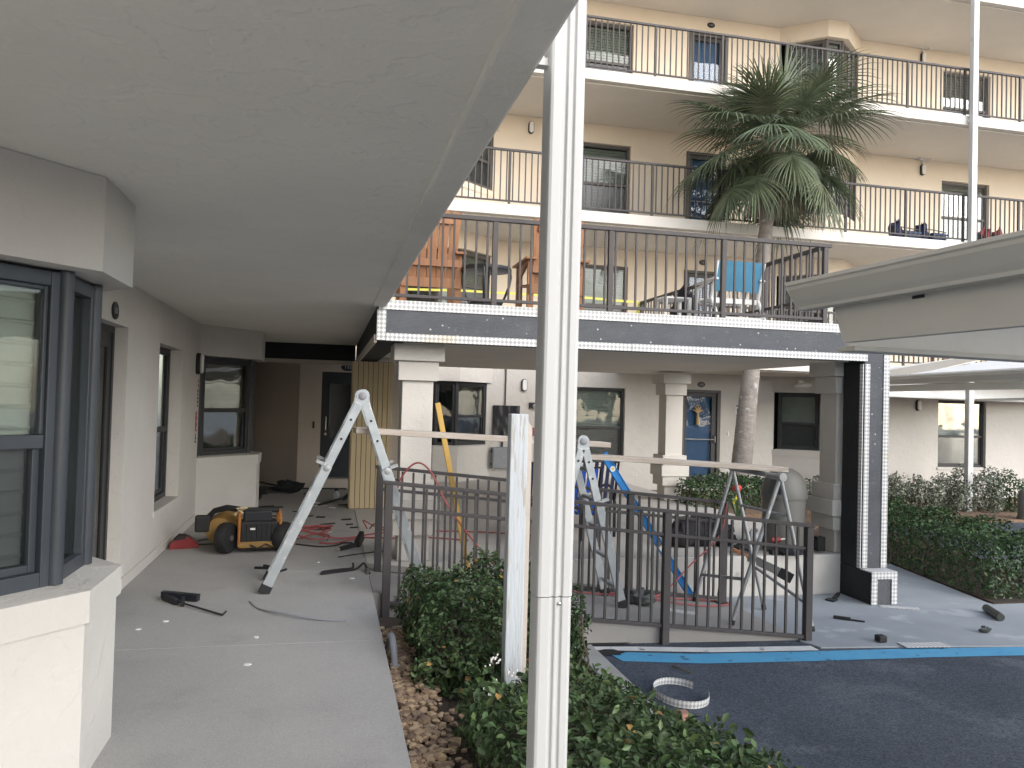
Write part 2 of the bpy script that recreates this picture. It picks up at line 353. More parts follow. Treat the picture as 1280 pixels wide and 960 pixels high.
# ------------------------------------------------------------------ leaves
def leaves(name, centers, normals, size, m, parent, width=.5, fold=.2, jitter=.6):
    """one mesh of folded six-point leaves"""
    n = len(centers); C = np.asarray(centers, float); Nn = np.asarray(normals, float)+RNG.normal(0, jitter, (n, 3))
    Nn /= np.linalg.norm(Nn, axis=1)[:, None]+1e-9
    T = RNG.normal(0, 1, (n, 3)); T -= Nn*(T*Nn).sum(1)[:, None]; T /= np.linalg.norm(T, axis=1)[:, None]+1e-9
    B = np.cross(Nn, T); S = (size*RNG.uniform(.65, 1.25, n))[:, None]; W = S*width
    pts = np.stack([C-T*S*.5, C-T*S*.12+B*W*.5+Nn*W*fold, C+T*S*.24+B*W*.38+Nn*W*fold, C+T*S*.5-Nn*S*.06, C+T*S*.24-B*W*.38+Nn*W*fold, C-T*S*.12-B*W*.5+Nn*W*fold], 1).reshape(-1, 3)
    o = C.mean(0); o[2] = C[:, 2].min(); pts = pts-o
    idx = np.arange(n)[:, None]*6; faces = np.concatenate([idx+[0,1,2,3], idx+[0,3,4,5]], 1).reshape(-1)
    me = bpy.data.meshes.new(name); me.vertices.add(n*6); me.vertices.foreach_set('co', pts.ravel())
    me.loops.add(n*8); me.loops.foreach_set('vertex_index', faces.astype(np.int32)); me.polygons.add(n*2)
    me.polygons.foreach_set('loop_start', np.arange(0, n*8, 4, dtype=np.int32)); me.update(calc_edges=True); me.validate()
    me.materials.append(MAT[m]); return link(name, me, o, parent)
def noise3(P, f, seed):
    r = np.random.default_rng(seed); s = 0
    for k in range(5):
        d = r.normal(0, 1, 3); d /= np.linalg.norm(d); s = s+np.sin((P@d)*f*(1+.6*k)+r.uniform(0, 6.28))/(1+.5*k)
    return s/2.2
def hedge_points(n, poly_f, x0, x1, y0, y1, z0, top, skin=.16, rough=.05, seed=1):
    """points in the outer skin of a clipped hedge: poly_f(x, y) -> signed inside distance in plan, top height 'top(x, y)'"""
    P = np.stack([RNG.uniform(x0, x1, n*5), RNG.uniform(y0, y1, n*5), RNG.uniform(z0, top+.08 if not callable(top) else z0+1.2, n*5)], 1)
    d = poly_f(P[:, 0], P[:, 1]); t = top(P[:, 0], P[:, 1]) if callable(top) else np.full(len(P), top)
    nz = noise3(P, 9, seed)*rough; dz = t-P[:, 2]
    dd = np.minimum(d, dz)+nz
    ok = (dd > 0) & (RNG.uniform(0, 1, len(P)) < np.exp(-np.maximum(dd, 0)/skin))
    P = P[ok][:n]; d = d[ok][:n]; dz = dz[ok][:n]
    e = .01; gx = (poly_f(P[:, 0]+e, P[:, 1])-poly_f(P[:, 0]-e, P[:, 1]))/(2*e); gy = (poly_f(P[:, 0], P[:, 1]+e)-poly_f(P[:, 0], P[:, 1]-e))/(2*e)
    side = np.stack([-gx, -gy, np.full(len(P), .35)], 1); up = np.tile([0, 0, 1.], (len(P), 1))
    w = (dz < d)[:, None]; return P, np.where(w, up, side)
def rect_d(xa, xb, ya, yb): return lambda x, y: np.minimum(np.minimum(x-xa, xb-x), np.minimum(y-ya, yb-y))
def stems(spots, m='stem', r=.008):
    mb = MB()
    for x, y, z0, z1 in spots:
        p = [V(x, y, z0)]; 
        for k in range(3): p.append(p[-1]+V(random.uniform(-.07,.07), random.uniform(-.07,.07), (z1-z0)/3))
        mb.tube(p, [r, r*.9, r*.7, r*.4], 5)
    return mb

# ================================================================== THE SETTING
structure(MB().box(-80, 120, -80, 90, -1.2, -.46), 'ground', 'bounce_paving')
lot = MB()
nx, ny = 60, 44
xs = np.linspace(2.0, 60, nx); ys = np.linspace(-40, 14, ny)
lot.v = [(x, y, -.45) for y in ys for x in xs]
lot.f = [(j*nx+i, j*nx+i+1, (j+1)*nx+i+1, (j+1)*nx+i) for j in range(ny-1) for i in range(nx-1)]
structure(lot, 'asphalt_lot', 'asphalt')
# covered walkway of the left wing: poured panels with control joints
wk = structure(MB().box(-2.2, .385, -4, 16.6, -.9, -.02), 'walkway', 'kerb')
ye = [-4, -1.6, .8, 3.1, 5.4, 7.6, 9.8, 12.0, 14.2, 16.6]
for i in range(len(ye)-1):
    MB().box(-2.2, .40, ye[i]+.0015, ye[i+1]-.0015, -.018, 0).build('concrete_panel', 'concrete', wk, .002)
structure(MB().box(.405, 6.05, 7.95, 16.4, -.9, -.004), 'terrace_floor', 'slab_edge', .008)
ramp = MB(); yf = lambda x: 6.70-.075*(x-.4)
ramp.v = [(.405,yf(.4),-.003), (4.15,yf(4.15),-.432), (4.15,7.945,-.432), (.405,7.945,-.003), (.405,yf(.4),-.7), (4.15,yf(4.15),-.7), (4.15,7.945,-.7), (.405,7.945,-.7)]
ramp.f = [(0,1,2,3), (7,6,5,4), (0,4,5,1), (1,5,6,2), (2,6,7,3), (3,7,4,0)]
structure(ramp, 'ramp', 'concrete_ramp')
structure(MB().box(.41, 1.94, 6.115, 6.58, -.6, -.17), 'landing_kerb', 'soil')
ap = MB().prism([(4.16,6.41), (4.12,6.36), (4.2,6.17), (4.9,6.1), (6.1,5.96), (7.2,5.98), (9.5,6.2), (9.5,7.32), (7.05,7.36), (7.46,9.5), (7.4,11.4), (6.06,11.4), (6.06,7.94), (4.16,7.94)], -.6, -.436)
structure(ap, 'concrete_apron', 'concrete_dusty')
def stripe(name, m, pts_a, pts_b, z):
    mb = MB(); n = len(pts_a)
    mb.v = [(*p, z) for p in pts_a]+[(*p, z) for p in pts_b]; mb.f = [(i, i+1, n+i+1, n+i) for i in range(n-1)]
    return structure(mb, name, m)
stripe('blue_line', 'paint_blue', [(2.36,6.08), (3.0,5.93), (3.95,5.86), (5.0,5.81), (6.1,5.72), (7.2,5.73), (9.6,5.93)], [(2.30,6.33), (3.0,6.18), (3.95,6.105), (5.0,6.05), (6.1,5.945), (7.2,5.965), (9.6,6.18)], -.446)
stripe('white_line', 'paint_white', [(2.10,6.40), (2.6,6.31), (3.2,6.19), (4.15,6.115)], [(2.10,6.50), (2.6,6.43), (3.2,6.32), (4.15,6.24)], -.4455)
mb = MB(); n = 22; mb.v = [(2.22+.24*math.cos(2*math.pi*k/n)*(1+.16*math.sin(3*k)), 6.30+.085*math.sin(2*math.pi*k/n)*(1+.25*math.sin(2*k+1)), -.4415) for k in range(n)]; mb.f = [tuple(range(n))]
structure(mb, 'sealer_spill', 'sealer_black')
mb = MB(); mb.v = [(2.40+.20*math.cos(2*math.pi*k/n)*(1+.2*math.sin(2*k)), 6.53+.05*math.sin(2*math.pi*k/n), -.441) for k in range(n)]; mb.f = [tuple(range(n))]
structure(mb, 'sealer_spill', 'sealer_black')
structure(MB().box(.39, 1.58, -4, 6.11, -.6, -.13), 'planting_bed', 'soil')
structure(MB().box(1.585, 1.945, -4, 6.4, -.6, -.34), 'planting_bed', 'soil')
structure(MB().prism([(1.90,-4), (2.08,-4), (2.08,6.35), (1.90,6.45)], -.6, -.29), 'kerb', 'kerb_light', .012)
structure(MB().prism([(6.1,9.0), (7.5,10.0), (9.0,12.9), (60,12.9), (60,16.38), (6.1,16.38)], -.6, -.40), 'mulch_bed', 'mulch')
structure(MB().prism([(6.06,11.3), (7.3,11.3), (8.6,12.6), (8.9,14.6), (6.06,14.6)], -.5, -.03), 'mulch_bed', 'mulch')
structure(MB().prism([(7.06,7.30), (8.7,7.30), (9.4,11.8), (8.0,11.8), (7.45,11.2), (7.47,9.5)], -.6, -.42), 'mulch_bed', 'soil')
mb = MB()                                                  # river gravel along the walkway edge
ico = [(0,0,1),(.89,0,.45),(.28,.85,.45),(-.72,.53,.45),(-.72,-.53,.45),(.28,-.85,.45),(.72,.53,-.45),(-.28,.85,-.45),(-.89,0,-.45),(-.28,-.85,-.45),(.72,-.53,-.45),(0,0,-1)]
icf = [(0,1,2),(0,2,3),(0,3,4),(0,4,5),(0,5,1),(1,6,2),(2,7,3),(3,8,4),(4,9,5),(5,10,1),(6,7,2),(7,8,3),(8,9,4),(9,10,5),(10,6,1),(11,7,6),(11,8,7),(11,9,8),(11,10,9),(11,6,10)]
for k in range(1500):
    y = random.uniform(2.0, 6.0); x = .425+abs(random.gauss(0, .13)); r = random.uniform(.010, .030)
    if x > .95: continue
    z = -.12+random.uniform(0, .05)*(1-(x-.42)/.6); a = random.uniform(0, 6.28); sx, sy, sz = r*random.uniform(.9,1.5), r*random.uniform(.8,1.2), r*random.uniform(.6,.9)
    mb.add([(x+(v[0]*sx*math.cos(a)-v[1]*sy*math.sin(a))*(1+random.uniform(-.12,.12)), y+(v[0]*sx*math.sin(a)+v[1]*sy*math.cos(a)), z+v[2]*sz) for v in ico], icf)
mb.smooth = True
g = mb.build('gravel', 'pebble', None, 0, 'stuff'); g['label'] = 'tan river pebbles strewn along the walkway edge'

# ================================================================== WINDOWS, BAYS
def frame_of(a, b, n):
    """local frame on a vertical plane: u runs a->b, w points out along n"""
    a = Vector((*a, 0)); t = (Vector((*b, 0))-a); L = t.length; t.normalize(); n = Vector((*n, 0)).normalized()
    return L, (lambda u, v, w: a+t*u+n*w+Vector((0, 0, v)))
def lbox(mb, F, u0, u1, v0, v1, w0, w1):
    q = [F(u,v,w) for w in (w0,w1) for (u,v) in ((u0,v0),(u1,v0),(u1,v1),(u0,v1))]
    fs = [(0,3,2,1),(4,5,6,7),(0,1,5,4),(1,2,6,5),(2,3,7,6),(3,0,4,7)]
    e1, e2, e3 = q[1]-q[0], q[3]-q[0], q[4]-q[0]
    if e1.cross(e2).dot(e3) < 0: fs = [tuple(reversed(f)) for f in fs]
    return mb.add(q, fs)
def window(parent, a, b, n, z0, z1, fm='frame_dark', hung=True, cover='blind', gl='glass', fw=.05, depth=.07, slat=.055, split=.46, slats_as_parts=False, half=None):
    """a window: frame (with sash rails) > pane, pane, blind; outer face of the frame at w = 0"""
    L, F = frame_of(a, b, n); f = MB(); g = .004
    lbox(f, F, 0, fw, z0, z1, -depth, 0); lbox(f, F, L-fw, L, z0, z1, -depth, 0)
    lbox(f, F, fw, L-fw, z1-fw, z1, -depth, -.001); lbox(f, F, fw, L-fw, z0, z0+fw*1.1, -depth, -.001)
    zm = z0+(z1-z0)*split
    if hung:
        lbox(f, F, fw, L-fw, zm-.025, zm+.03, -depth*.9, -.008)
        s = .032                                                        # lower sash, set back
        lbox(f, F, fw, fw+s, z0+fw*1.1, zm-.025, -depth*.9, -.03); lbox(f, F, L-fw-s, L-fw, z0+fw*1.1, zm-.025, -depth*.9, -.03)
        lbox(f, F, fw+s, L-fw-s, z0+fw*1.1, z0+fw*1.1+s, -depth*.9, -.031)
        t = .018
        lbox(f, F, fw, fw+t, zm+.03, z1-fw, -depth*.8, -.014); lbox(f, F, L-fw-t, L-fw, zm+.03, z1-fw, -depth*.8, -.014)
        lbox(f, F, fw+t, L-fw-t, z1-fw-t, z1-fw, -depth*.8, -.015)
    w = f.build('window', fm, parent, .004)
    if hung:
        p = MB(); lbox(p, F, fw+.018, L-fw-.018, zm+.03, z1-fw-.018, -.032, -.027); p.build('pane', gl, w)
        p = MB(); lbox(p, F, fw+.032, L-fw-.032, z0+fw*1.1+.032, zm-.025, -.052, -.047); p.build('pane', 'glass_screen' if gl == 'glass' else gl, w)
    else:
        p = MB(); lbox(p, F, fw, L-fw, z0+fw*1.1, z1-fw, -.040, -.035); p.build('pane', gl, w)
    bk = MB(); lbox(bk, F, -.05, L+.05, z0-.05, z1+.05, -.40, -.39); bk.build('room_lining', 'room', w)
    if cover == 'curtain':
        bl = MB(); nf = max(8, int(L/.045))
        for k in range(nf+1):
            for zz in (z0+.02, z1-.02): bl.v.append(tuple(F(L*k/nf, zz, -.085+.008*math.sin(k*2.1))))
        bl.f = [(2*k, 2*k+2, 2*k+3, 2*k+1) for k in range(nf)]; bl.smooth = True; bl.build('curtain', 'shutter', w)
    elif cover:
        bl = MB(); zz = z0+fw+.01; za = half if half is not None else z0
        while zz < z1-fw-.01:
            if zz > za:
                c = F(L/2, zz, -.12 if hung else -.075); e = (F(1,0,0)-F(0,0,0))*(L/2-fw*.8); nn = F(0,0,1)-F(0,0,0)
                tilt = 1.0 if slat < .08 else .50
                bl.obox(c, e, (nn*math.cos(tilt)-V(0,0,1)*math.sin(tilt))*(slat*(.60 if slat < .08 else .62)), (nn*math.sin(tilt)+V(0,0,1)*math.cos(tilt))*(.0035 if slat < .08 else .006))
            zz += slat
        if cover == 'shutter':
            lbox(bl, F, L-fw-.17, L-fw+.01, z0+fw, z1-fw, -.15, -.085)
            if L > .7: lbox(bl, F, fw-.01, fw+.05, z0+fw, z1-fw, -.15, -.085)
        bl.build('window_blind', 'shutter' if cover == 'shutter' else 'blind', w)
    return w

def bay(parent, O, t, n, zf, zc, wallm, fm, cov=('blind','blind','blind'), vis=(1,1,1), cm='soffit', ztop=2.09, zsill=.79, slat=.055, gl='glass', hung2=True):
    """canted bay on a wall: O = bay centre on the wall, t along the wall, n outward. knee wall, header, three windows"""
    O = Vector((*O, 0)); t = Vector((*t, 0)); n = Vector((*n, 0))
    def ring(off, r0=1.05, r1=.255, p=.68):
        k = off*.55; q = [O-t*(r0-off*.9), O-t*(r1-k*.6)+n*(p-off), O+t*(r1-k*.6)+n*(p-off), O+t*(r0-off*.9)]
        return [(v.x, v.y) for v in q]
    back = [(v.x, v.y) for v in (O+t*1.05-n*.0, O-t*1.05-n*.0)]
    outer = ring(0)
    knee = MB(); knee.prism(ring(.018), zf-.5 if zf < .1 else zf, zf+zsill-.13); k = knee.build('bay_wall', wallm, parent)
    sl = MB()                                                     # sill: band with a sloped top
    a, b = outer, ring(.16); z0, z1 = zf+zsill-.13, zf+zsill
    vs = [(x,y,z0) for x,y in a]+[(x,y,z1) for x,y in a]+[(x,y,z1+.02) for x,y in b]
    fs = [(0,1,2,3)]
    for i in range(3): fs += [(i,i+4,i+5,i+1), (4+i,8+i,9+i,5+i)]
    sl.add(vs, [tuple(reversed(f)) for f in fs]+[(8,9,10,11)]); sl.build('bay_sill', wallm, parent)
    MB().prism(outer, zf+ztop, zc-.002).build('bay_header', wallm, parent)
    inner = ring(.14)
    for i in range(3):
        p, q = Vector((*inner[i], 0)), Vector((*inner[i+1], 0)); d = (q-p).normalized(); nn = Vector((d.y, -d.x, 0))
        if nn.dot(n) < -.01 or (abs(nn.dot(n)) < .01): nn = -nn
        if nn.dot(n) < 0: nn = -nn
        if not vis[i]: continue
        e = .012
        window(parent, (p+d*e)[:2], (q-d*e)[:2], nn[:2], zf+zsill+.012, zf+ztop-.012, fm, hung=(i != 1), cover=cov[i], slat=slat, fw=.06, depth=.09, gl=gl)
    for i in (1, 2):                                                # corner posts
        x, y = ring(.15)[i]; MB().tube([(x,y,zf+zsill+.02), (x,y,zf+ztop-.004)], .034, 10).build('corner_post', fm, parent)

# ================================================================== LEFT WING
LW = thing('apartment_building', (-1.6, 4, 0), 'left wing of the cream stuccoed apartment building over the covered walkway', 'building')
PX = lambda u, v, w: V(-1.6+w, u, v)
w = MB(); wall_holes(w, PX, -4, 16.2, -.3, 2.48, [(2.80,4.83,0,2.48), (6.02,7.0,-.02,2.12), (8.24,9.5,.46,2.08), (10.72,12.78,0,2.48)], .2)
w.build('wall', 'stucco', LW)
MB().box(-1.6, -1.583, 4.85, 6.0, 0, .09).box(-1.6, -1.583, 7.02, 10.7, 0, .09).build('plinth', 'stucco', LW, .004)
w = MB().box(-14, -1.803, -4, 16.2, 2.62, 13.0); w.build('upper_wall', 'stucco_warm_lit', LW)
MB().box(-1.79, .37, -4, 13.6, 2.48, 2.62).build('soffit', 'soffit', LW)
MB().box(.372, .44, 7.585, 13.6, 2.482, 2.50).build('soffit', 'soffit', LW)
MB().box(-1.79, .42, 13.602, 16.2, 2.484, 2.622).build('soffit', 'soffit', LW)
MB().prism([(.37,-4), (.50,-4), (.50,7.58), (.37,7.58)], 2.465, 2.64).build('soffit_edge', 'soffit_edge', LW, .012)
for z in (5.05, 7.72, 10.4):
    MB().box(-1.79, .5, -4, 14.19, z, z+.2).build('walkway_slab', 'white_trim', LW)
bay(LW, (-1.6, 3.815), (0, 1), (1, 0), 0, 2.48, 'stucco', 'frame_slate', ('shutter','curtain','curtain'), (1,1,1), slat=.085)
bay(LW, (-1.6, 11.75), (0, 1), (1, 0), 0, 2.48, 'stucco', 'frame_dark', ('blind',None,None), (1,1,1), gl='glass_dark')
window(LW, (-1.73, 8.24), (-1.73, 9.5), (1, 0), .46, 2.08, 'frame_dark', cover='blind', gl='glass', half=1.25)
MB().prism([(-1.8,8.2), (-1.585,8.2), (-1.585,9.54), (-1.8,9.54)], .40, .458).build('window_sill', 'stucco', LW, .004)
d = MB().box(-1.79, -1.74, 6.07, 6.95, .02, 2.07).build('door', 'door_dark', LW)
f = MB().box(-1.80, -1.70, 6.02, 6.07, 0, 2.12).box(-1.80, -1.70, 6.95, 7.0, 0, 2.12).box(-1.80, -1.70, 6.07, 6.95, 2.07, 2.12)
f.box(-1.735, -1.712, 6.07, 6.17, .02, 2.07).box(-1.735, -1.712, 6.85, 6.95, .02, 2.07).box(-1.735, -1.712, 6.17, 6.85, 1.95, 2.07).box(-1.735, -1.712, 6.17, 6.85, .02, .25)
f.build('door_frame', 'frame_dark', d); MB().box(-1.73, -1.724, 6.17, 6.85, .25, 1.95).build('pane', 'glass_dark', d)
# alcove at the end of the walkway
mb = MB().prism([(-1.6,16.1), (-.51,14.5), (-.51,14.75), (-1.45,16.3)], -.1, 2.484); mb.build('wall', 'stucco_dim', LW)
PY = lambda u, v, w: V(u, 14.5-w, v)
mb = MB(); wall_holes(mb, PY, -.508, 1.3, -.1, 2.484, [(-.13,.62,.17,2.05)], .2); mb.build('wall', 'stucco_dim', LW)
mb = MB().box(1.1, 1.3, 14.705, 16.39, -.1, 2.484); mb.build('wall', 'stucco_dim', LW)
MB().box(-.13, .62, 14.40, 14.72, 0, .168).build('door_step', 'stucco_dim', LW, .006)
d = MB().box(-.08, .57, 14.56, 14.60, .19, 2.01).build('door', 'door_dark', LW)
MB().box(-.13, -.08, 14.52, 14.62, .17, 2.05).box(.57, .62, 14.52, 14.62, .17, 2.05).box(-.08, .57, 14.52, 14.62, 2.01, 2.05).build('door_frame', 'frame_dark', d)
MB().box(.0, .49, 14.548, 14.554, .9, 1.85).build('pane', 'glass_screen', d)
MB().tube([(-.045,14.55,1.02), (-.045,14.50,1.03), (-.045,14.50,1.24), (-.045,14.55,1.25)], .011, 8).tube([(-.045,14.56,.95), (-.045,14.52,.95)], .022, 10).build('handle', 'steel', d)
# dark papered beam across the end of the walkway with a pale ledge
MB().box(-1.58, .405, 13.6, 13.85, 2.215, 2.478).build('beam', 'black_paper', LW)
MB().box(-1.58, .405, 13.58, 13.87, 2.150, 2.213).build('beam_ledge', 'stucco_dim', LW)

# ================================================================== RIGHT WING
RW = thing('apartment_building', (10, 16.4, 0), 'four storey cream stucco apartment wing with railed walkways facing the yard', 'building')
ZF = [-.05, 2.60, 5.25, 7.93, 10.61]; YW = 16.4
for i in range(4):
    zf, zc = ZF[i], ZF[i+1]; top = zc-.22 if i else 2.36
    holes = [(5.10,6.27,zf+.42,zf+2.02), (7.58,8.53,zf+(.0 if i else -.02),zf+2.04), (14.22,15.58,zf+.38,zf+1.98),
             (9.86,11.88,zf,top), (1.34,3.20,zf,top)]
    mb = MB(); wall_holes(mb, lambda u, v, w: V(u, YW-w, v), 1.305 if i == 0 else -1.6, 24, zf-(.5 if i == 0 else .0), zc, holes, .2)
    mb.build('wall', 'stucco' if i == 0 else 'stucco_warm_lit', RW)
    fm = 'frame_dark' if i == 0 else 'frame_bronze'
    window(RW, (5.10, YW+.08), (6.27, YW+.08), (0, -1), zf+.42, zf+2.02, fm, cover='blind', gl='glass', slat=.06, half=(zf+1.25 if i == 3 else None))
    window(RW, (14.22, YW+.08), (15.58, YW+.08), (0, -1), zf+.38, zf+1.98, fm, cover='blind', slat=.07, half=(zf+1.2 if i == 3 else None))
    for (a, b, zz) in ((5.10,6.27,zf+.42), (14.22,15.58,zf+.38)):
        MB().box(a-.03, b+.03, YW-.03, YW+.1, zz-.06, zz-.002).build('window_sill', 'stucco' if i == 0 else 'stucco_warm_lit', RW, .004)
    wm = 'stucco' if i == 0 else 'stucco_warm_lit'
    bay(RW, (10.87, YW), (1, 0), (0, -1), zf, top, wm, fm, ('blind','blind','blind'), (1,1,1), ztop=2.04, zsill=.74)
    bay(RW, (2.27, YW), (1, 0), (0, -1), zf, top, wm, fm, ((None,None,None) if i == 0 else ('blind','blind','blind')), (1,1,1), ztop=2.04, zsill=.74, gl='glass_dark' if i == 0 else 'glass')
    # storm door over a blue door
    d = MB().box(7.66, 8.45, YW+.10, YW+.14, zf+.03, zf+1.98).build('door', 'door_blue', RW)
    f = MB().box(7.58, 7.66, YW-.02, YW+.15, zf, zf+2.04).box(8.45, 8.53, YW-.02, YW+.15, zf, zf+2.04).box(7.66, 8.45, YW-.02, YW+.15, zf+1.98, zf+2.04)
    f.build('door_frame', 'frame_bronze', d, .004)
    s = MB().box(7.665, 7.73, YW+.02, YW+.05, zf+.03, zf+1.975).box(8.33, 8.445, YW+.02, YW+.05, zf+.03, zf+1.975).box(7.73, 8.33, YW+.02, YW+.05, zf+1.89, zf+1.975).box(7.73, 8.33, YW+.02, YW+.05, zf+.03, zf+.14)
    s.build('storm_frame', 'frame_dark', d, .003)
    MB().box(7.73, 8.33, YW+.032, YW+.038, zf+.14, zf+1.89).build('pane', 'glass_blue', d)
    MB().tube([(7.69,YW+.0,zf+.94), (8.38,YW+.0,zf+.94)], .012, 8).build('push_bar', 'steel', d)
    MB().tube([(8.40,YW+.02,zf+.86), (8.40,YW-.03,zf+.88), (8.40,YW-.03,zf+1.02), (8.40,YW+.02,zf+1.04)], .011, 8).build('handle', 'steel', d)
for i in range(1, 5):
    z = ZF[i]-.03
    MB().box(-1.6 if i > 1 else 6.06, 24, 14.2, YW-.002, z-.20, z).build('walkway_slab', 'white_trim', RW, .006)
    MB().box(-1.6 if i > 1 else 6.06, 24, 14.34, YW-.004, z-.225, z-.203).build('walkway_ceiling', 'ceiling', RW)
MB().box(-1.6, 24, YW, YW+6, 10.62, 13.4).build('upper_wall', 'stucco_warm_lit', RW)
MB().box(-1.6, 24, 14.0, YW+6, 13.41, 13.6).build('roof', 'white_trim', RW)
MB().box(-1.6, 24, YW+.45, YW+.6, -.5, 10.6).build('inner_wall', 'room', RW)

def railing(parent, p0, p1, post_at, h_top, z_bot, n_pick, m='bronze', pick_w=.016, mid=None, name='railing', post_w=.042, end_ext=.0):
    """rail along p0 -> p1 (points at deck level): top and bottom rails in one mesh > pickets, posts"""
    p0, p1 = Vector(p0), Vector(p1); d = p1-p0; u = d.normalized(); U = V(0,0,1)
    r = MB(); r.bar(p0+U*(h_top-.02)-u*end_ext, p1+U*(h_top-.02)+u*end_ext, .04, .052); r.bar(p0+U*z_bot, p1+U*z_bot, .03, .03)
    if mid: r.bar(p0+U*mid, p1+U*mid, .03, .03)
    o = r.build(name, m, parent, .003)
    b = MB().box(-pick_w/2, pick_w/2, -pick_w/2, pick_w/2, 0, h_top-.042-z_bot-.016)
    hx = math.hypot(u.x, u.y); ang = math.atan2(u.y, u.x)
    first = None; spots = []
    L = d.length
    for k in range(1, n_pick):
        s = L*k/n_pick
        if min(abs(s-t*L) for t in post_at) < L/n_pick*.35: continue
        spots.append(p0+u*s+U*(z_bot+.016))
    q = MB(); q.v = [tuple(Vector(v)) for v in b.v]; q.f = b.f
    me = bpy.data.meshes.new('picket'); me.from_pydata(q.v, [], q.f); me.materials.append(MAT[m])
    pk = link('picket', me, spots[0], o); copies(pk, spots[1:], o)
    me = bpy.data.meshes.new('post'); b = MB().box(-post_w/2, post_w/2, -post_w/2, post_w/2, 0, h_top-.043+.03); me.from_pydata(b.v, [], b.f); me.materials.append(MAT[m])
    ps = [p0+u*L*t-U*.03 for t in post_at]; po = link('post', me, ps[0], o); copies(po, ps[1:], o)
    return o
for i in (1, 2, 3):
    x0, x1 = (6.1, 17.4) if i == 1 else (.35, 17.35)
    posts = [x for x in (1.7, 3.1, 4.5, 5.9, 7.3, 8.7, 10.1, 11.5, 12.9, 14.3, 15.7, 17.1) if x > x0]
    rl = railing(RW, (x0, 14.26, ZF[i]-.03), (x1, 14.26, ZF[i]-.03), [(x-x0)/(x1-x0) for x in posts], 1.03, .07, int((x1-x0)/.1165), pick_w=.021)
    hf = MB()
    for x in posts: hf.box(x-.03, x+.03, 14.195, 14.235, ZF[i]-.20, ZF[i]-.10)

# ================================================================== THE DECK
DK = thing('terrace_deck', (3, 10, 2.2), 'raised deck over the terrace with a dark lathed beam and brown railing', 'deck')
MB().prism([(.70,7.83), (5.99,7.83), (6.28,8.3), (6.28,14.19), (.70,14.19)], 2.20, 2.50).build('deck_slab', 'ceiling', DK)
MB().box(.44, 5.97, 7.66, 14.18, 2.502, 2.535).build('deck_floor', 'concrete', DK)
MB().box(.42, 5.645, 7.60, 7.82, 2.155, 2.498).build('front_beam', 'lath_paper', DK)
MB().box(.42, .69, 7.83, 13.58, 2.155, 2.498).build('side_beam', 'black_paper', DK)
MB().box(5.652, 5.95, 7.603, 7.88, -.085, 2.53).build('pier', 'lath_paper', DK)
MB().box(5.640, 5.650, 7.64, 7.95, -.085, 2.15).box(5.640, 5.648, 7.45, 7.95, -.43, -.09).build('pier_side', 'black_paper', DK)
MB().box(5.65, 5.93, 7.42, 7.94, -.435, -.10).build('pier_base', 'lath_paper', DK)
MB().box(5.652, 5.90, 7.885, 7.94, -.085, 2.15).build('pier', 'black_paper', DK)
MB().box(.395, .42, 7.62, 13.57, 2.13, 2.205).build('beam_trim', 'stucco_dim', DK)
def bead(x0, x1, y0, y1, z0, z1): uvbox(MB().box(x0, x1, y0, y1, z0, z1).build('corner_bead', 'corner_bead', DK))
bead(.43, 3.02, 7.588, 7.599, 2.445, 2.534); bead(3.025, 5.95, 7.589, 7.600, 2.445, 2.536)     # along the top
bead(.505, 2.96, 7.588, 7.599, 2.150, 2.222); bead(2.965, 5.675, 7.587, 7.598, 2.150, 2.224)   # along the bottom
bead(.415, .50, 7.588, 7.599, 2.152, 2.44)                                                      # left end
bead(5.652, 5.712, 7.590, 7.601, -.08, 2.120); bead(5.630, 5.639, 7.600, 7.655, -.085, 2.118)
bead(5.885, 5.955, 7.591, 7.602, -.08, 2.44)
bead(5.637, 5.705, 7.406, 7.419, -.43, -.165); bead(5.880, 5.945, 7.406, 7.419, -.43, -.165); bead(5.637, 5.945, 7.405, 7.418, -.163, -.088)
bead(5.637, 5.945, 7.42, 7.60, -.099, -.087)
def column(x, y, z0=0, ztop=2.15, w=(.50,.40,.31), key='column_paint'):
    """square column with stepped cap and base; x, y = front left corner of the widest block"""
    cx, cy = x+w[0]/2, y+w[0]/2
    def blk(ww, a, b, nm, par): return MB().box(cx-ww/2, cx+ww/2, cy-ww/2, cy+ww/2, a, b).build(nm, key, par, .006)
    c = blk(w[2], z0, ztop-.36, 'column', DK)
    blk(w[0], ztop-.165, ztop, 'cap_block', c); blk(w[1], ztop-.36, ztop-.167, 'cap_block', c)
    wb = w[1]+.03; wc = w[0]
    blk(wb, z0+.26, z0+.42, 'base_block', c); blk(wc, z0+.42+.002, z0+.60, 'base_block', c); blk(wb, z0+.602, z0+.775, 'base_block', c)
column(.61, 7.9); column(5.50, 12.6, 0, 2.16); column(5.53, 7.95, 0, 2.16)
mb = MB()                                             # unpainted plaster strips at the inner edge of the front pier column
railing(DK, (.47, 7.66, 2.535), (5.22, 7.66, 2.535), [.005, .225, .477, .74, .992], .87, .055, 43, pick_w=.019, post_w=.05, end_ext=.03)
railing(DK, (5.22, 7.72, 2.535), (5.22, 13.0, 2.535), [.23, .48, .73, .995], .87, .055, 47, pick_w=.019, post_w=.045, mid=.30)

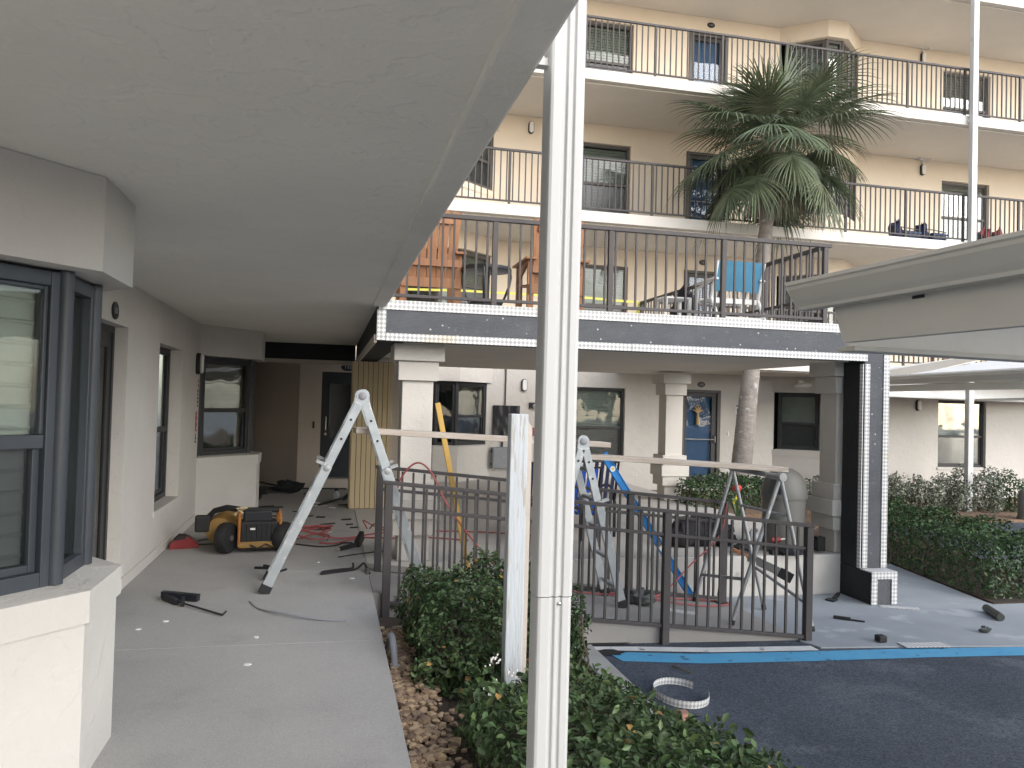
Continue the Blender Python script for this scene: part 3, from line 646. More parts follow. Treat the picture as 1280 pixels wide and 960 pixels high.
# ================================================================== BOARDED PARTITION
bp = thing('board_partition', (.6, 11.9, 0), 'tan vertical board partition with dark grooves beside the alcove door', 'partition')
MB().box(.34, .90, 11.83, 12.25, .0, 2.14).build('core', 'board_gap', bp)
bw = .068; b = None
for k in range(8):
    x = .335+k*(bw+.0035); b = MB().box(x, x+bw-.004, 11.80+random.uniform(-.003,.003), 11.828, .006, 2.135).build('board', 'boards_tan', bp, .002)
for k in range(6): MB().box(.318, .338, 11.83+k*.07, 11.895+k*.07, .006, 2.135).build('board', 'boards_tan', bp)
MB().box(.90, .92, 11.80, 12.25, 0, 2.135).build('edge_strip', 'stucco_dim', bp)

# ================================================================== WALL LAMPS, PLAQUES, SIGNS
def stadium(w, h, n=8):
    r = w/2; q = []
    for k in range(n+1): a = math.pi*k/n; q.append((r*math.cos(a), h/2-r+r*math.sin(a)))
    for k in range(n+1): a = math.pi+math.pi*k/n; q.append((r*math.cos(a), -h/2+r+r*math.sin(a)))
    return q
def wall_lamp(loc, t, n, label, heads=False):
    loc = Vector(loc); t = Vector(t); n = Vector(n); U = V(0,0,1)
    o = thing('wall_lamp', loc, label, 'wall lamp', 'oval bulkhead wall lamps')
    def ext(w, h, d0, d1): 
        return MB().extrude([loc+t*x+U*z+n*d0 for x, z in stadium(w, h)], n*(d1-d0))
    ext(.125, .265, .001, .05).build('housing', 'black_metal', o, .006); ext(.095, .235, .048, .085).build('diffuser', 'plastic_white', o, .015)
    if heads:
        mb = MB(); mb.tube([loc+U*.13+n*.03, loc+U*.22+n*.04], .018, 8)
        mb.obox(loc+U*.24+n*.05, t*.12, n*.025, U*.014); mb.build('bracket', 'plastic_white', o)
        for s, a in ((-1,.5), (1,-.25)):
            MB().lathe([(.02,-.03), (.05,.0), (.06,.05), (.052,.055)], loc+t*s*.12+U*.25+n*.08, 12, n*.6+t*s*.8+U*a).build('flood_head', 'plastic_white', o)
    return o
wall_lamp((-1.6, 10.43, 1.97), (0,1,0), (1,0,0), 'black and white oval lamp on the walkway wall above the red sign')
wall_lamp((4.0, YW, 1.97), (1,0,0), (0,-1,0), 'oval lamp on the ground floor wall above the black camera')
wall_lamp((4.0, YW, 7.44), (1,0,0), (0,-1,0), 'oval lamp on the third floor wall left of the tall window')
wall_lamp((13.64, YW, 1.79), (1,0,0), (0,-1,0), 'oval lamp on the ground floor wall under the carport edge')
wall_lamp((13.66, YW, 7.42), (1,0,0), (0,-1,0), 'oval lamp with twin floodlights on the third floor wall', True)
wall_lamp((13.62, YW, 10.12), (1,0,0), (0,-1,0), 'oval lamp with twin floodlights on the top visible floor', True)
def flood(loc, label):
    loc = Vector(loc); o = thing('floodlight', loc, label, 'floodlight')
    MB().box(loc.x-.06, loc.x+.06, loc.y-.05, loc.y, loc.z-.04, loc.z+.04).build('base', 'plastic_white', o, .008)
    MB().lathe([(.03,-.02), (.16,.0), (.20,.05), (.19,.06), (.12,.10)], loc+V(0,-.10,-.05), 16, (0,-.2,-1)).build('shade', 'plastic_white', o)
flood((10.25, 16.0, 2.23), 'white emergency floodlight on the bay above the dark window')
tag(MB().box(12.66, 12.80, YW-.06, YW-.001, 10.36, 10.54).build('junction_box', 'stucco_warm_lit', None, .008), 'small cream junction box on the top floor wall beside the bay', 'junction box')
def plaque(loc, t, n, w, h, label):
    loc = Vector(loc); t = Vector(t); n = Vector(n); U = V(0,0,1)
    q = [loc+t*(w/2*math.cos(2*math.pi*k/20))+U*(h/2*math.sin(2*math.pi*k/20))+n*.001 for k in range(20)]
    o = MB().extrude(q, n*.014).build('number_plaque', 'plaque', None, .003); tag(o, label, 'plaque', 'oval number plaques')
    m = MB()
    for k, (a, b) in enumerate(((-.20,.16), (-.02,.16), (.15,.20))):      # worn digits, too small to read
        c = loc+t*(w*(a+b/2-.06))+n*.016
        m.obox(c, t*w*.022, n*.001, U*h*.15)
        if k: m.obox(c+t*w*.05+U*h*.13, t*w*.06, n*.001, U*h*.025); m.obox(c+t*w*.05-U*h*.13, t*w*.06, n*.001, U*h*.025)
    m.build('digits', 'plaque_mark', o)
plaque((-1.6, 6.54, 2.21), (0,1,0), (1,0,0), .17, .135, 'small oval number plaque on the left wall above the recessed door')
plaque((.31, 14.5, 2.14), (1,0,0), (0,-1,0), .24, .13, 'oval number plaque over the dark alcove door')
plaque((8.05, YW, 2.11), (1,0,0), (0,-1,0), .19, .12, 'oval number plaque over the blue ground floor door')
plaque((8.03, YW, 4.83), (1,0,0), (0,-1,0), .19, .12, 'oval number plaque over the door behind the deck')
plaque((8.10, YW, 10.19), (1,0,0), (0,-1,0), .19, .12, 'oval number plaque over the top floor door behind the palm')
tag(MB().box(-.27, -.235, 14.478, 14.499, 1.05, 1.17).build('doorbell', 'black_metal', None, .004), 'small dark doorbell left of the alcove door', 'doorbell')
o = thing('wall_sign', (-1.59, 10.55, 1.4), 'red and black vertical sign lettering under the walkway wall lamp', 'sign')
def marks(y, z0, z1, n, m, w=.05):
    mb = MB()
    for k in range(n):
        z = z0+(z1-z0)*(k+.5)/n; h = (z1-z0)/n*.30
        mb.box(-1.599, -1.594, y-w/2, y-w/2+.014, z-h, z+h); mb.box(-1.599, -1.5945, y+w/2-.014, y+w/2, z-h, z+h*random.uniform(-.2,1)); mb.box(-1.599, -1.595, y-w/2+.0145, y+w/2-.0145, z-.008+h*random.choice((-.5,0,.6)), z+.008+h*random.choice((-.5,0,.6)))
    mb.build('lettering', m, o)
marks(10.62, 1.68, 1.79, 2, 'sign_red'); marks(10.60, 1.43, 1.66, 5, 'print_dark')
MB().box(-1.599, -1.592, 10.50, 10.585, 1.135, 1.375).build('red_panel', 'sign_red', o)
mb = MB()
for z in (1.155, 1.235, 1.315): mb.box(-1.592, -1.589, 10.515, 10.57, z, z+.045)
mb.build('pale_symbol', 'sign_pale', o)
mb = MB().box(-1.599, -1.593, 10.52, 10.532, 1.03, 1.11).box(-1.599, -1.593, 10.50, 10.56, 1.04, 1.052); mb.box(-1.599, -1.592, 10.50, 10.515, .995, 1.025).box(-1.599, -1.592, 10.53, 10.56, .995, 1.01); mb.build('arrow', 'print_dark', o)

# right wing ground floor fittings
o = thing('notice_board', (3.63, YW, 1.2), 'black plastic covered panel on the wall left of the white post', 'panel')
nb = MB(); nxx = 10
for j in range(11):
    for i in range(nxx+1):
        x = 3.345+.57*i/nxx; z = .90+.63*j/10; nb.v.append((x, YW-.05-.014*math.sin(i*1.9+j*.5)*math.sin(j*.8+1)-.012*abs(math.sin((i-5)*.6*(11-j)*.25)), z))
nb.f = [(j*(nxx+1)+i, j*(nxx+1)+i+1, (j+1)*(nxx+1)+i+1, (j+1)*(nxx+1)+i) for j in range(10) for i in range(nxx)]; nb.smooth = True
MAT['black_plastic'] = mat('black_plastic', (.012, .013, .018), (.02, .022, .028), rough=.22)
nb.build('plastic_sheet', 'black_plastic', o); MB().box(3.345, 3.915, YW-.035, YW-.001, .90, 1.53).build('board', 'black_metal', o)
o = thing('meter_box', (3.55, YW, .45), 'grey electrical box on the wall below the black panel', 'electrical box')
MB().box(3.33, 3.80, YW-.16, YW-.001, .22, .66).build('case', 'box_grey', o, .008); MB().box(3.345, 3.785, YW-.172, YW-.161, .235, .645).build('cover', 'box_grey', o, .004)
MB().box(3.305, 3.329, YW-.12, YW-.08, .28, .33).box(3.305, 3.329, YW-.12, YW-.08, .55, .60).build('hinge', 'black_metal', o)
MB().lathe([(.012,0), (.012,.012)], (3.57, YW-.172, .46), 10, (0,-1,0)).build('latch', 'steel', o)
o = tag(MB().tube([(3.60,YW-.03,1.535), (3.60,YW-.03,2.35)], .014, 8).tube([(3.56,YW-.03,.662), (3.56,YW-.03,.898)], .02, 8).build('conduit', 'bronze'), 'thin dark conduit rising from the grey box to the terrace ceiling', 'conduit')
o = thing('security_camera', (4.2, YW, 1.55), 'small black camera on the wall beside the white post', 'camera')
MB().box(4.12, 4.30, YW-.06, YW-.001, 1.49, 1.61).build('case', 'black_metal', o, .012); MB().lathe([(.05,0), (.045,.035), (.02,.05)], (4.23, YW-.06, 1.53), 14, (0,-1,-.2)).build('lens', 'plaque_mark', o)
o = thing('wall_notice', (4.2, YW, .98), 'small red and white notice on the wall right of the white post', 'notice')
MB().box(4.13, 4.27, YW-.008, YW-.001, .86, 1.09).build('sheet', 'white_paint', o); MB().box(4.135, 4.25, YW-.011, YW-.0085, .90, 1.08).build('red_print', 'sign_red', o)
MB().box(4.15, 4.17, YW-.013, YW-.0115, .91, 1.06).box(4.20, 4.215, YW-.013, YW-.0115, .92, 1.05).box(4.175, 4.198, YW-.013, YW-.0115, .97, .985).build('print', 'sign_pale', o)
o = thing('address_sign', (8.98, YW, 1.55), 'small white lettered plate on the wall beside the palm trunk', 'sign')
MB().box(8.90, 9.10, YW-.01, YW-.001, 1.43, 1.68).build('plate', 'white_paint', o); mb = MB()
mb.box(8.91, 9.09, YW-.013, YW-.0105, 1.64, 1.67).box(8.91, 9.09, YW-.013, YW-.0105, 1.44, 1.46).box(8.93, 8.95, YW-.013, YW-.0105, 1.49, 1.60).box(8.97, 9.0, YW-.013, YW-.0105, 1.50, 1.53).box(9.03, 9.05, YW-.013, YW-.0105, 1.49, 1.60); mb.build('lettering', 'print_dark', o)
o = tag(MB().box(8.71, 8.745, YW-.02, YW-.001, .98, 1.08).build('doorbell', 'plastic_white', None, .004), 'small white doorbell right of the blue door', 'doorbell')
o = thing('door_ornament', (8.0, YW, 1.5), 'tan rope ornament hanging on the glass of the blue door', 'ornament')
mb = MB(); mb.tube([(8.0,YW+.02,1.22), (8.0,YW+.02,1.48)], [.045,.022], 8)
for a in (-1.2,-.6,0,.6,1.2): mb.tube([(8.0,YW+.02,1.48), (8.0+.09*math.sin(a),YW+.015,1.50+.10*math.cos(a)), (8.0+.13*math.sin(a),YW+.015,1.52+.11*math.cos(a)-.02*abs(a))], [.02,.016,.008], 6)
mb.build('rope_knot', 'gold', o); MB().tube([(8.0+.06*math.cos(k*.63),YW+.016,1.60+.05*math.sin(k*.63)) for k in range(10)], .006, 5, True).build('hanger', 'gold', o)
o = thing('downspout', (13.0, 14.1, 2.4), 'tall white downspout pole running up the railed walkways', 'downspout')
MB().box(12.93, 13.06, 14.06, 14.17, -.40, 13.4).build('pipe', 'white_paint', o, .012)
for z in (5.10, 7.78, 10.45): MB().box(12.90, 13.09, 14.17, 14.199, z-.03, z+.03).build('bracket', 'white_paint', o)

# ================================================================== RAMP FENCES
def fence(A, B, zt0, zt1, dz_mid, dz_bot, posts, label, n, foot):
    """A, B plan points; zt0, zt1 top heights; posts as fractions with the height of the ground under each"""
    A = V(*A, 0); B = V(*B, 0); u = (B-A).normalized(); Pf = lambda t, z=0: A.lerp(B, t)+V(0,0,zt0+(zt1-zt0)*t+z)
    o = thing('ramp_fence', (A.x, A.y, zt0-1.0), label, 'fence', 'sloping brown fences along the ramp')
    Lh = (B-A).length; ex = .045/Lh
    for nm, dz, h, dd, e in (('top_rail',0,.030,.055,ex), ('middle_rail',dz_mid,.028,.035,0), ('bottom_rail',dz_bot,.032,.035,0)):
        MB().bar(Pf(-e,-h/2-dz), Pf(1+e,-h/2-dz), h, dd).build(nm, 'bronze', o, .004)
    me = bpy.data.meshes.new('picket'); b = MB().box(-.0095, .0095, -.0095, .0095, 0, dz_bot-.03); me.from_pydata(b.v, [], b.f); me.materials.append(MAT['bronze'])
    sp = [Pf(k/n, -dz_bot-.006) for k in range(1, n) if min(abs(k/n-t) for t, z in posts) > .45/n]
    p = link('picket', me, sp[0], o); copies(p, sp[1:], o)
    for t, zb in posts:
        q = Pf(t); MB().box(q.x-.032, q.x+.032, q.y-.032, q.y+.032, zb, q.z-.031).build('post', 'bronze', o, .004)
        if foot and t > .2: MB().box(q.x-.06, q.x+.06, q.y-.06, q.y+.06, zb, zb+.032).build('base_plate', 'bronze', o)
    return o
FENCE1 = fence((.505, 6.66), (4.20, 6.375), .925, .592, .205, .985, [(0,-.20), (.645,-.46), (1,-.45)], 'front sloping brown fence nearest the parking lot', 36, False)
FENCE2 = fence((.49, 7.6), (4.02, 7.6), .975, .640, .205, .985, [(0,-.03), (.708,-.31), (1,-.43)], 'rear sloping brown fence beside the terrace edge', 34, True)

# ================================================================== LADDERS, PLANKS, SAWHORSE
def ladder(ap_x, yn, yf, z_ap, footL, footR, zL, zR, label, m):
    """articulated aluminium ladder standing as an A: two pairs of stringers, rungs, hinges; hinge axis along y"""
    o = thing('stepladder', ((footL+footR)/2, (yn+yf)/2, min(zL,zR)), label, 'ladder', 'folding aluminium ladders')
    kn = .58
    for fx, fz in ((footL,zL), (footR,zR)):
        A = V(ap_x, 0, z_ap); B = V(fx, 0, fz); d = (B-A).normalized(); side = V(-d.z, 0, d.x); Ln = (B-A).length
        K = A+d*Ln*.36
        for y in (yn, yf):
            Y = V(0, y, 0); s = MB(); s.bar(A+d*.07+Y, K+d*.25+Y, .072, .028, side); s.build('stringer', m, o, .004)
            yy = y-.014 if y == yn else y+.014
            out = side*(.0); s = MB(); s.bar(K+V(0,yy*1.0+(-.016 if y == yn else .016),0), B-d*.05+V(0,y+(-.03 if y == yn else .03),0), .078, .028, side); s.build('outer_stringer', m, o, .004)
            MB().bar(B-d*.075+V(0,y+(-.03 if y == yn else .03),0), B+V(0,y+(-.03 if y == yn else .03),0), .094, .04, side).build('rubber_foot', 'black_rubber', o, .006)
            l = MB().lathe([(.018,-.05), (.03,-.045), (.03,.045), (.018,.05)], K+Y+d*.02+side*(.0), 12, (0,1,0)); l.bar(K+Y+V(0,-.03 if y==yn else .03,0)+side*.03*(1 if fx > ap_x else -1), K+Y+V(0,-.03 if y==yn else .03,0)+side*.10*(1 if fx > ap_x else -1), .028, .03); l.build('lock_knob', 'alu_dull', o)
            h = MB()
            for q in (.20, .36, .62): h.lathe([(.011,0), (.011,.004)], A+d*Ln*q*.62+Y+V(0,-.0145 if y==yn else .0145,0), 8, (0,-1 if y==yn else 1,0))
            h.build('rung_end', 'black_rubber', o)
        k = 0; s0 = .28
        while s0 < Ln-.12:
            c = A+d*s0; MB().bar(c+V(0,yn+.012,0), c+V(0,yf-.012,0), .03, .034, side).build('rung', m, o, .005); s0 += .28; k += 1
    for y in (yn, yf):
        dl = (V(footL,0,zL)-V(ap_x,0,z_ap)).normalized(); dr = (V(footR,0,zR)-V(ap_x,0,z_ap)).normalized()
        mb = MB(); A = V(ap_x, y, z_ap)
        arc = [A+V(.056*math.cos(a), 0, .056*math.sin(a)) for a in np.linspace(-.35, math.pi+.35, 14)]
        mb.extrude([A+dr*.13+V(.033*-dr.z,0,.033*dr.x)*-1*-1, *arc, A+dl*.13-V(.033*-dl.z,0,.033*dl.x)*-1*-1*1, A+dl*.12+V(.033*-dl.z,0,.033*dl.x), A+V(0,0,-.075), A+dr*.12-V(.033*-dr.z,0,.033*dr.x)], V(0,.03,0)); mb.build('hinge', m, o, .003)
        MB().lathe([(.034,0), (.034,.008), (.02,.014)], A+V(0,-.001,0), 14, (0,-1,0)).build('hinge_cap', 'box_grey', o)
    return o
ladder(.275, 6.80, 7.22, 1.62, -.47, .86, 0.0, -.06, 'tall aluminium folding ladder straddling the walkway edge', 'alu')
ladder(2.29, 7.02, 7.44, 1.26, 1.88, 2.70, -.17, -.268, 'shorter aluminium folding ladder standing on the ramp between the fences', 'alu')
def plank(p, q, w, t, label):
    o = MB(); p, q = Vector(p), Vector(q); n = 10
    for k in range(n):
        a = p.lerp(q, k/n); b = p.lerp(q, (k+1)/n)
        o.bar(a+V(0,0,.006*math.sin(k*1.3)), b+V(0,0,.006*math.sin((k+1)*1.3)), t, w)
    r = MB(); r.bar(p, q, t, w); return tag(r.build('plank', 'plank', None, .006), label, 'plank', 'scaffold planks')
plank((.22,7.0,1.325), (2.57,7.2,1.225), .235, .048, 'long weathered plank from the tall ladder across the white post')
plank((2.12,7.2,1.125), (4.33,7.02,1.022), .235, .046, 'long weathered plank from the short ladder to the sawhorse')
o = thing('sawhorse', (4.0, 7.1, -.4), 'tubular metal sawhorse holding the right plank end', 'sawhorse')
far, near = V(4.03,7.46,.985), V(4.12,6.72,.975)
MB().tube([far-V(0,-.04,0), near-V(0,.05,0)], .024, 10).build('top_bar', 'alu_dull', o)
for (t, ft) in ((far,(3.70,7.58,-.375)), (far,(4.37,7.38,-.425)), (near,(3.64,6.70,-.37)), (near,(4.42,6.62,-.43))):
    MB().tube([t, ft], .0195, 10).build('leg', 'alu_dull', o); f = Vector(ft); MB().tube([f+(t-f)*.03, f-V(0,0,.005)], .024, 10).build('foot_cap', 'black_rubber', o)
MB().tube([V(4.03,7.46,.985).lerp(V(4.37,7.38,-.425),.26), V(4.12,6.72,.975).lerp(V(4.42,6.62,-.43),.26)], .014, 8).build('brace', 'alu_dull', o)
MB().tube([V(4.03,7.46,.985).lerp(V(3.70,7.58,-.375),.80), V(4.12,6.72,.975).lerp(V(3.64,6.70,-.37),.70)], .016, 8).build('brace', 'alu_dull', o)
MB().tube([V(4.03,7.46,.985).lerp(V(4.37,7.38,-.425),.70), V(4.12,6.72,.975).lerp(V(4.42,6.62,-.43),.83)], .016, 8).build('brace', 'alu_dull', o)
MB().lathe([(.04,-.03), (.04,.03)], near-V(0,.02,0), 12, (0,1,0)).build('clamp', 'alu_dull', o)
o = thing('spirit_level', (3.75, 7.78, -.35), 'long blue spirit level leaning against the rear ramp fence', 'level')
a, b = V(2.725,7.70,1.10), V(3.76,7.80,-.37); d = (b-a).normalized(); sd = V(-d.z,0,d.x)
for s in (-1, 1): MB().bar(a+sd*s*.032, b+sd*s*.032, .012, .034, sd).build('edge_rail', 'level_blue', o, .003)
cuts = [0, .27, .34, .62, .69, 1]
for k in (0, 2, 4): MB().bar(a.lerp(b,cuts[k]), a.lerp(b,cuts[k+1]), .052, .018, sd).build('web', 'level_blue', o)
for q in (.305, .655): MB().bar(a.lerp(b,q)-d*.02, a.lerp(b,q)+d*.02, .052, .02, sd).build('vial', 'plastic_white', o)
for q in (.0,): MB().bar(a-d*.004, a+d*.02, .078, .036, sd).build('end_cap', 'level_blue', o)
MB().lathe([(.028,0), (.028,.002)], a.lerp(b,.10)+V(0,-.0105,0), 18, (0,-1,0)).build('badge', 'plastic_white', o)
MB().lathe([(.016,0), (.016,.002)], a.lerp(b,.10)+V(0,-.0125,0), 18, (0,-1,0)).build('badge', 'tape_yellow', o)
o = tag(MB().bar((1.025,7.72,1.575), (1.36,7.66,-.02), .052, .026, (1,0,.2)).build('wood_pole', 'pole_yellow', None, .006), 'yellow varnished wooden straightedge leaning beside the front left column', 'pole')

# ================================================================== POST AND DOWNSPOUT IN THE BED
o = thing('wooden_post', (1.1, 4.45, -.13), 'white wooden post with peeling paint standing in the hedge', 'post')
MB().box(1.005, 1.105, 4.40, 4.49, -.16, 1.535).build('main_post', 'peeling_paint', o, .006)
mb = MB(); mb.extrude([(1.109,4.45,-.16), (1.109,4.45,1.50), (1.142,4.45,1.46), (1.142,4.45,-.16)], (0,.09,0)); mb.build('backing_board', 'stucco_dim', o, .004)
o = thing('downspout', (.58, 2.05, -.1), 'big white ribbed downspout in the foreground beside the soffit edge', 'downspout')
x0, x1, y0, y1 = .538, .632, 2.0, 2.078
rib = []
N_ = 12
prof = [(0,.010), (.010,0), (.36,0), (.40,.006), (.44,.006), (.48,0), (.56,0), (.60,.006), (.64,.006), (.68,0), (.99,0)]
front = [(x0+.010,y0), (x0+.033,y0), (x0+.038,y0+.006), (x0+.043,y0+.006), (x0+.048,y0), (x0+.053,y0), (x0+.058,y0+.006), (x0+.063,y0+.006), (x0+.068,y0), (x1-.010,y0), (x1-.003,y0+.003), (x1,y0+.010)]
poly = [(x0,y0+.012), (x0+.003,y0+.003)]+front+[(x1,y1-.008), (x1-.008,y1), (x0+.008,y1), (x0,y1-.008)]
a1 = MB().prism(poly, -.14, 1.098).build('lower_pipe', 'pipe_white', o, .0015)
cx, cy = (x0+x1)/2, (y0+y1)/2
sc = [(cx+(x-cx)*1.035, cy+(y-cy)*1.04) for x, y in poly]
MB().prism(sc, 1.10, 2.735).build('upper_pipe', 'pipe_white', o, .0015)
sm = [(cx+(x-cx)*1.09, cy+(y-cy)*1.12) for x, y in [(x0,y0+.008),(x0+.008,y0),(x1-.008,y0),(x1,y0+.008),(x1,y1-.008),(x1-.008,y1),(x0+.008,y1),(x0,y1-.008)]]
MB().prism(sm, 2.7, 4.2).build('outlet_pipe', 'pipe_white', o, .002)
MB().lathe([(.005,0), (.0045,.003), (.002,.004)], ((x0+x1)/2+.012, y0-.0005, 1.083), 10, (0,-1,0)).build('rivet', 'steel', o)
MB().box(.502, .538, 2.02, 2.05, 2.49, 2.51).build('strap', 'pipe_white', o)

# ================================================================== CARPORTS
def gutter(mb, p, q, w=.13, h=.16, inward=1):
    """K-profile gutter from p to q (points on the top back edge); 'inward' side = towards +perp"""
    p, q = Vector(p), Vector(q); d = (q-p).normalized(); n = V(d.y, -d.x, 0)*inward     # n points outwards (front)
    pr = [(w,0), (w,-.022), (w*.93,-.03), (w*.90,-.05), (w*.62,-h*.70), (w*.48,-h*.88), (w*.44,-h), (0,-h), (0,-.004), (.006,-.004), (.006,-h+.006), (w*.40,-h+.006), (w*.44,-h*.85), (w*.60,-h*.62), (w*.86,-.045), (w*.90,-.006), (w*.9,0)]
    mb.extrude([p+n*a+V(0,0,b) for a, b in pr], q-p); return n
o = thing('carport', (4.5, 2, -.45), 'nearest carport roof with a big moulded gutter at the right', 'carport')
P0, P1 = V(2.93, 4.50, 2.395), V(3.19, .2, 2.395)
g = MB(); gutter(g, P0, P1, .17, .17, 1); g.build('gutter', 'carport_metal', o, .002)
d = (P1-P0).normalized(); n = V(d.y, -d.x, 0)
pr = [(.17,0), (.17,-.022), (.158,-.03), (.153,-.05), (.105,-.119), (.082,-.15), (.075,-.17), (0,-.17), (0,0)]
MB().extrude([P0+n*a+V(0,0,b)-d*.004 for a, b in pr], -d*.004).build('end_cap', 'carport_metal', o)
Bt = MB(); b0 = P0-n*.004+V(0,0,-.172); b1 = P1-n*.004+V(0,0,-.172)
Bt.extrude([b0+d*.16-n*.02+V(0,0,.13), b1-n*.02+V(0,0,.13), b1-n*.02+V(0,0,-.215), b0+d*.30-n*.02+V(0,0,-.215)], -n*.05); Bt.build('fascia_beam', 'carport_metal', o, .004)
MB().box(3.0, 3.05, 3.58, 3.66, 2.205, 2.222).build('clip', 'black_metal', o)
mb = MB(); mb.extrude([P0-n*.03+V(0,0,-.03), P1-n*.03+V(0,0,-.03), P1+V(5.4,0,.16), V(8.4,4.78,2.53)], (0,0,.05)); mb.build('roof_panel', 'carport_white', o)
mb = MB(); mb.extrude([V(3.06,4.26,1.995), V(3.06,4.26,2.33), V(8.4,4.56,2.42), V(8.4,4.56,1.975)], (0,.03,0)); mb.build('end_beam', 'carport_white', o)
mb = MB(); mb.extrude([V(3.02,4.16,1.962), V(3.02,4.16,1.990), V(8.4,4.46,1.970), V(8.4,4.46,1.930)], (0,.16,0)); mb.build('beam_flange', 'carport_metal', o, .003)

for y in (-1.5,): MB().box(6.0, 6.12, y, y+.12, -.45, 2.03).build('post', 'carport_white', o)
MB().box(7.9, 8.02, 4.3, 4.42, -.45, 1.955).build('post', 'carport_white', o)
MB().box(3.3, 3.42, -.2, -.08, -.45, 2.03).build('post', 'carport_white', o)

o = thing('carport', (12, 11, -.45), 'farther carport with a folded white and tan roof by the hedge', 'carport')
Q0, Q1 = V(9.42, 13.6, 2.20), V(8.55, 7.2, 2.20)
g = MB(); gutter(g, Q0, Q1, .13, .135, 1); g.build('gutter', 'carport_metal', o)
d = (Q1-Q0).normalized(); n = V(d.y, -d.x, 0)
mb = MB(); mb.extrude([Q0-n*.02+V(0,0,-.14), Q1-n*.02+V(0,0,-.14), Q1-n*.02+V(0,0,-.245), Q0-n*.02+V(0,0,-.245)], -n*.08); mb.build('fascia_beam', 'carport_metal', o)

mb = MB(); mb.extrude([V(9.6,13.9,1.955), V(17.5,15.9,1.955), V(17.5,15.9,2.30), V(9.6,13.9,2.2)], (0,.06,0)); mb.build('end_beam', 'carport_white', o)
mb = MB(); mb.extrude([V(9.6,13.82,1.925), V(17.5,15.82,1.925), V(17.5,15.82,1.953), V(9.6,13.82,1.953)], (0,.14,0)); mb.build('beam_flange', 'carport_metal', o)
# folded roof: two shallow gables rising behind the gutter
up = V(-n.x, -n.y, 0)
def roof_tri(a, b, c, m, nm): MB().extrude([a, b, c], V(0,0,.02)).build(nm, m, o)
z = V(0,0,1)
R = lambda s, w, h: Q0.lerp(Q1, s)+up*w+z*h
roof_tri(R(-.12,.02,.012), R(.38,.02,.012), R(.0,2.6,.50), 'carport_white', 'roof_panel')
roof_tri(R(.10,.05,.03), R(.42,.05,.016), R(-.05,5.2,.98), 'carport_tan', 'roof_panel')
roof_tri(R(.385,.02,.012), R(1.0,.02,.012), R(.30,5.2,.96), 'carport_white', 'roof_panel')
roof_tri(R(.62,.6,.10), R(1.0,.06,.02), R(.62,5.0,.98), 'carport_tan', 'roof_panel')
MB().box(13.98, 14.11, 15.2, 15.33, -.45, 1.955).build('post', 'carport_white', o, .01)
mb = MB(); mb.bar((14.045,15.26,1.93), (13.2,12.2,1.95), .05, .09); mb.build('cross_beam', 'carport_metal', o)
MB().box(9.05, 9.17, 7.7, 7.82, -.45, 1.95).build('post', 'carport_white', o)

# ================================================================== BIN, BAG, CHAIRS
o = thing('waste_bin', (5.06, 8.22, 0), 'grey domed litter bin on the terrace beside the front pier column', 'bin')
MB().lathe([(.215,0), (.228,.02), (.24,.62), (.245,.625)], (5.09,8.22,0), 28).build('body', 'bin_grey', o)
MB().lathe([(.252,.60), (.256,.64), (.25,.70), (.225,.80), (.17,.88), (.09,.93), (.0,.945)], (5.09,8.22,0), 28).build('dome_lid', 'bin_grey', o)
MB().extrude([(4.80,8.07,.66), (4.90,7.97,.66), (4.93,8.0,.82), (4.84,8.09,.82)], (.012,.012,0)).build('flap', 'black_rubber', o)
def lump(c, r, m, parent, name, seed, n=14, k=8):
    rr = np.random.default_rng(seed); mb = MB(); mb.smooth = True; ph = rr.uniform(0, 6, 6)
    for j in range(k+1):
        t = math.pi*j/k
        for i in range(n):
            a = 2*math.pi*i/n; s = 1+.16*math.sin(3*a+ph[0]+t*2)+.12*math.sin(5*t+ph[1]+a)
            mb.v.append((c[0]+r[0]*math.sin(t)*math.cos(a)*s, c[1]+r[1]*math.sin(t)*math.sin(a)*s, max(c[2], c[2]+r[2]*(.92+math.cos(t))*s*.52)))
    mb.f = [(j*n+i, (j+1)*n+i, (j+1)*n+(i+1)%n, j*n+(i+1)%n) for j in range(k) for i in range(n)]
    return mb.build(name, m, parent)
o = thing('tool_bag', (4.2, 8.6, 0), 'slumped black tool bag lying on the terrace floor behind the fences', 'bag')
lump((4.22,8.62,0), (.40,.20,.30), 'black_fabric', o, 'sack', 3); lump((3.98,8.55,0), (.16,.16,.24), 'black_fabric', o, 'side_pocket', 4); lump((4.52,8.58,0), (.15,.17,.2), 'black_fabric', o, 'side_pocket', 5)
MB().tube([(4.0,8.50,.22), (4.1,8.46,.34), (4.28,8.46,.35), (4.42,8.50,.24)], .014, 6).build('strap', 'black_fabric', o)
o = thing('cordless_drill', (4.86, 8.0, 0), 'red and black cordless drill on the terrace in front of the bin', 'drill')
MB().tube([(4.80,7.99,.16), (4.90,7.97,.17)], .03, 10).build('body', 'tool_red', o, .004); MB().tube([(4.86,7.99,.15), (4.85,8.0,.05)], .02, 8).build('handle', 'tool_red', o)
MB().box(4.80, 4.89, 7.96, 8.04, .0, .05).build('battery', 'black_rubber', o, .004); MB().tube([(4.90,7.97,.17), (4.95,7.96,.173)], .014, 8).build('chuck', 'steel', o)
for i, (x, y, r, mm, lb) in enumerate(((4.56,8.12,(.13,.10,.13),'black_rubber','small black tool pile left of the red drill'), (5.03,7.93,(.16,.08,.09),'black_fabric','dark crumpled cloth on the terrace in front of the bin'), (4.72,8.22,(.09,.08,.22),'box_grey','pale grey plastic tub behind the red drill'))):
    tag(lump((x,y,0), r, mm, None, ('tool_pile','cloth','tub')[i], 20+i, 10, 6), lb, ('tools','cloth','tub')[i])
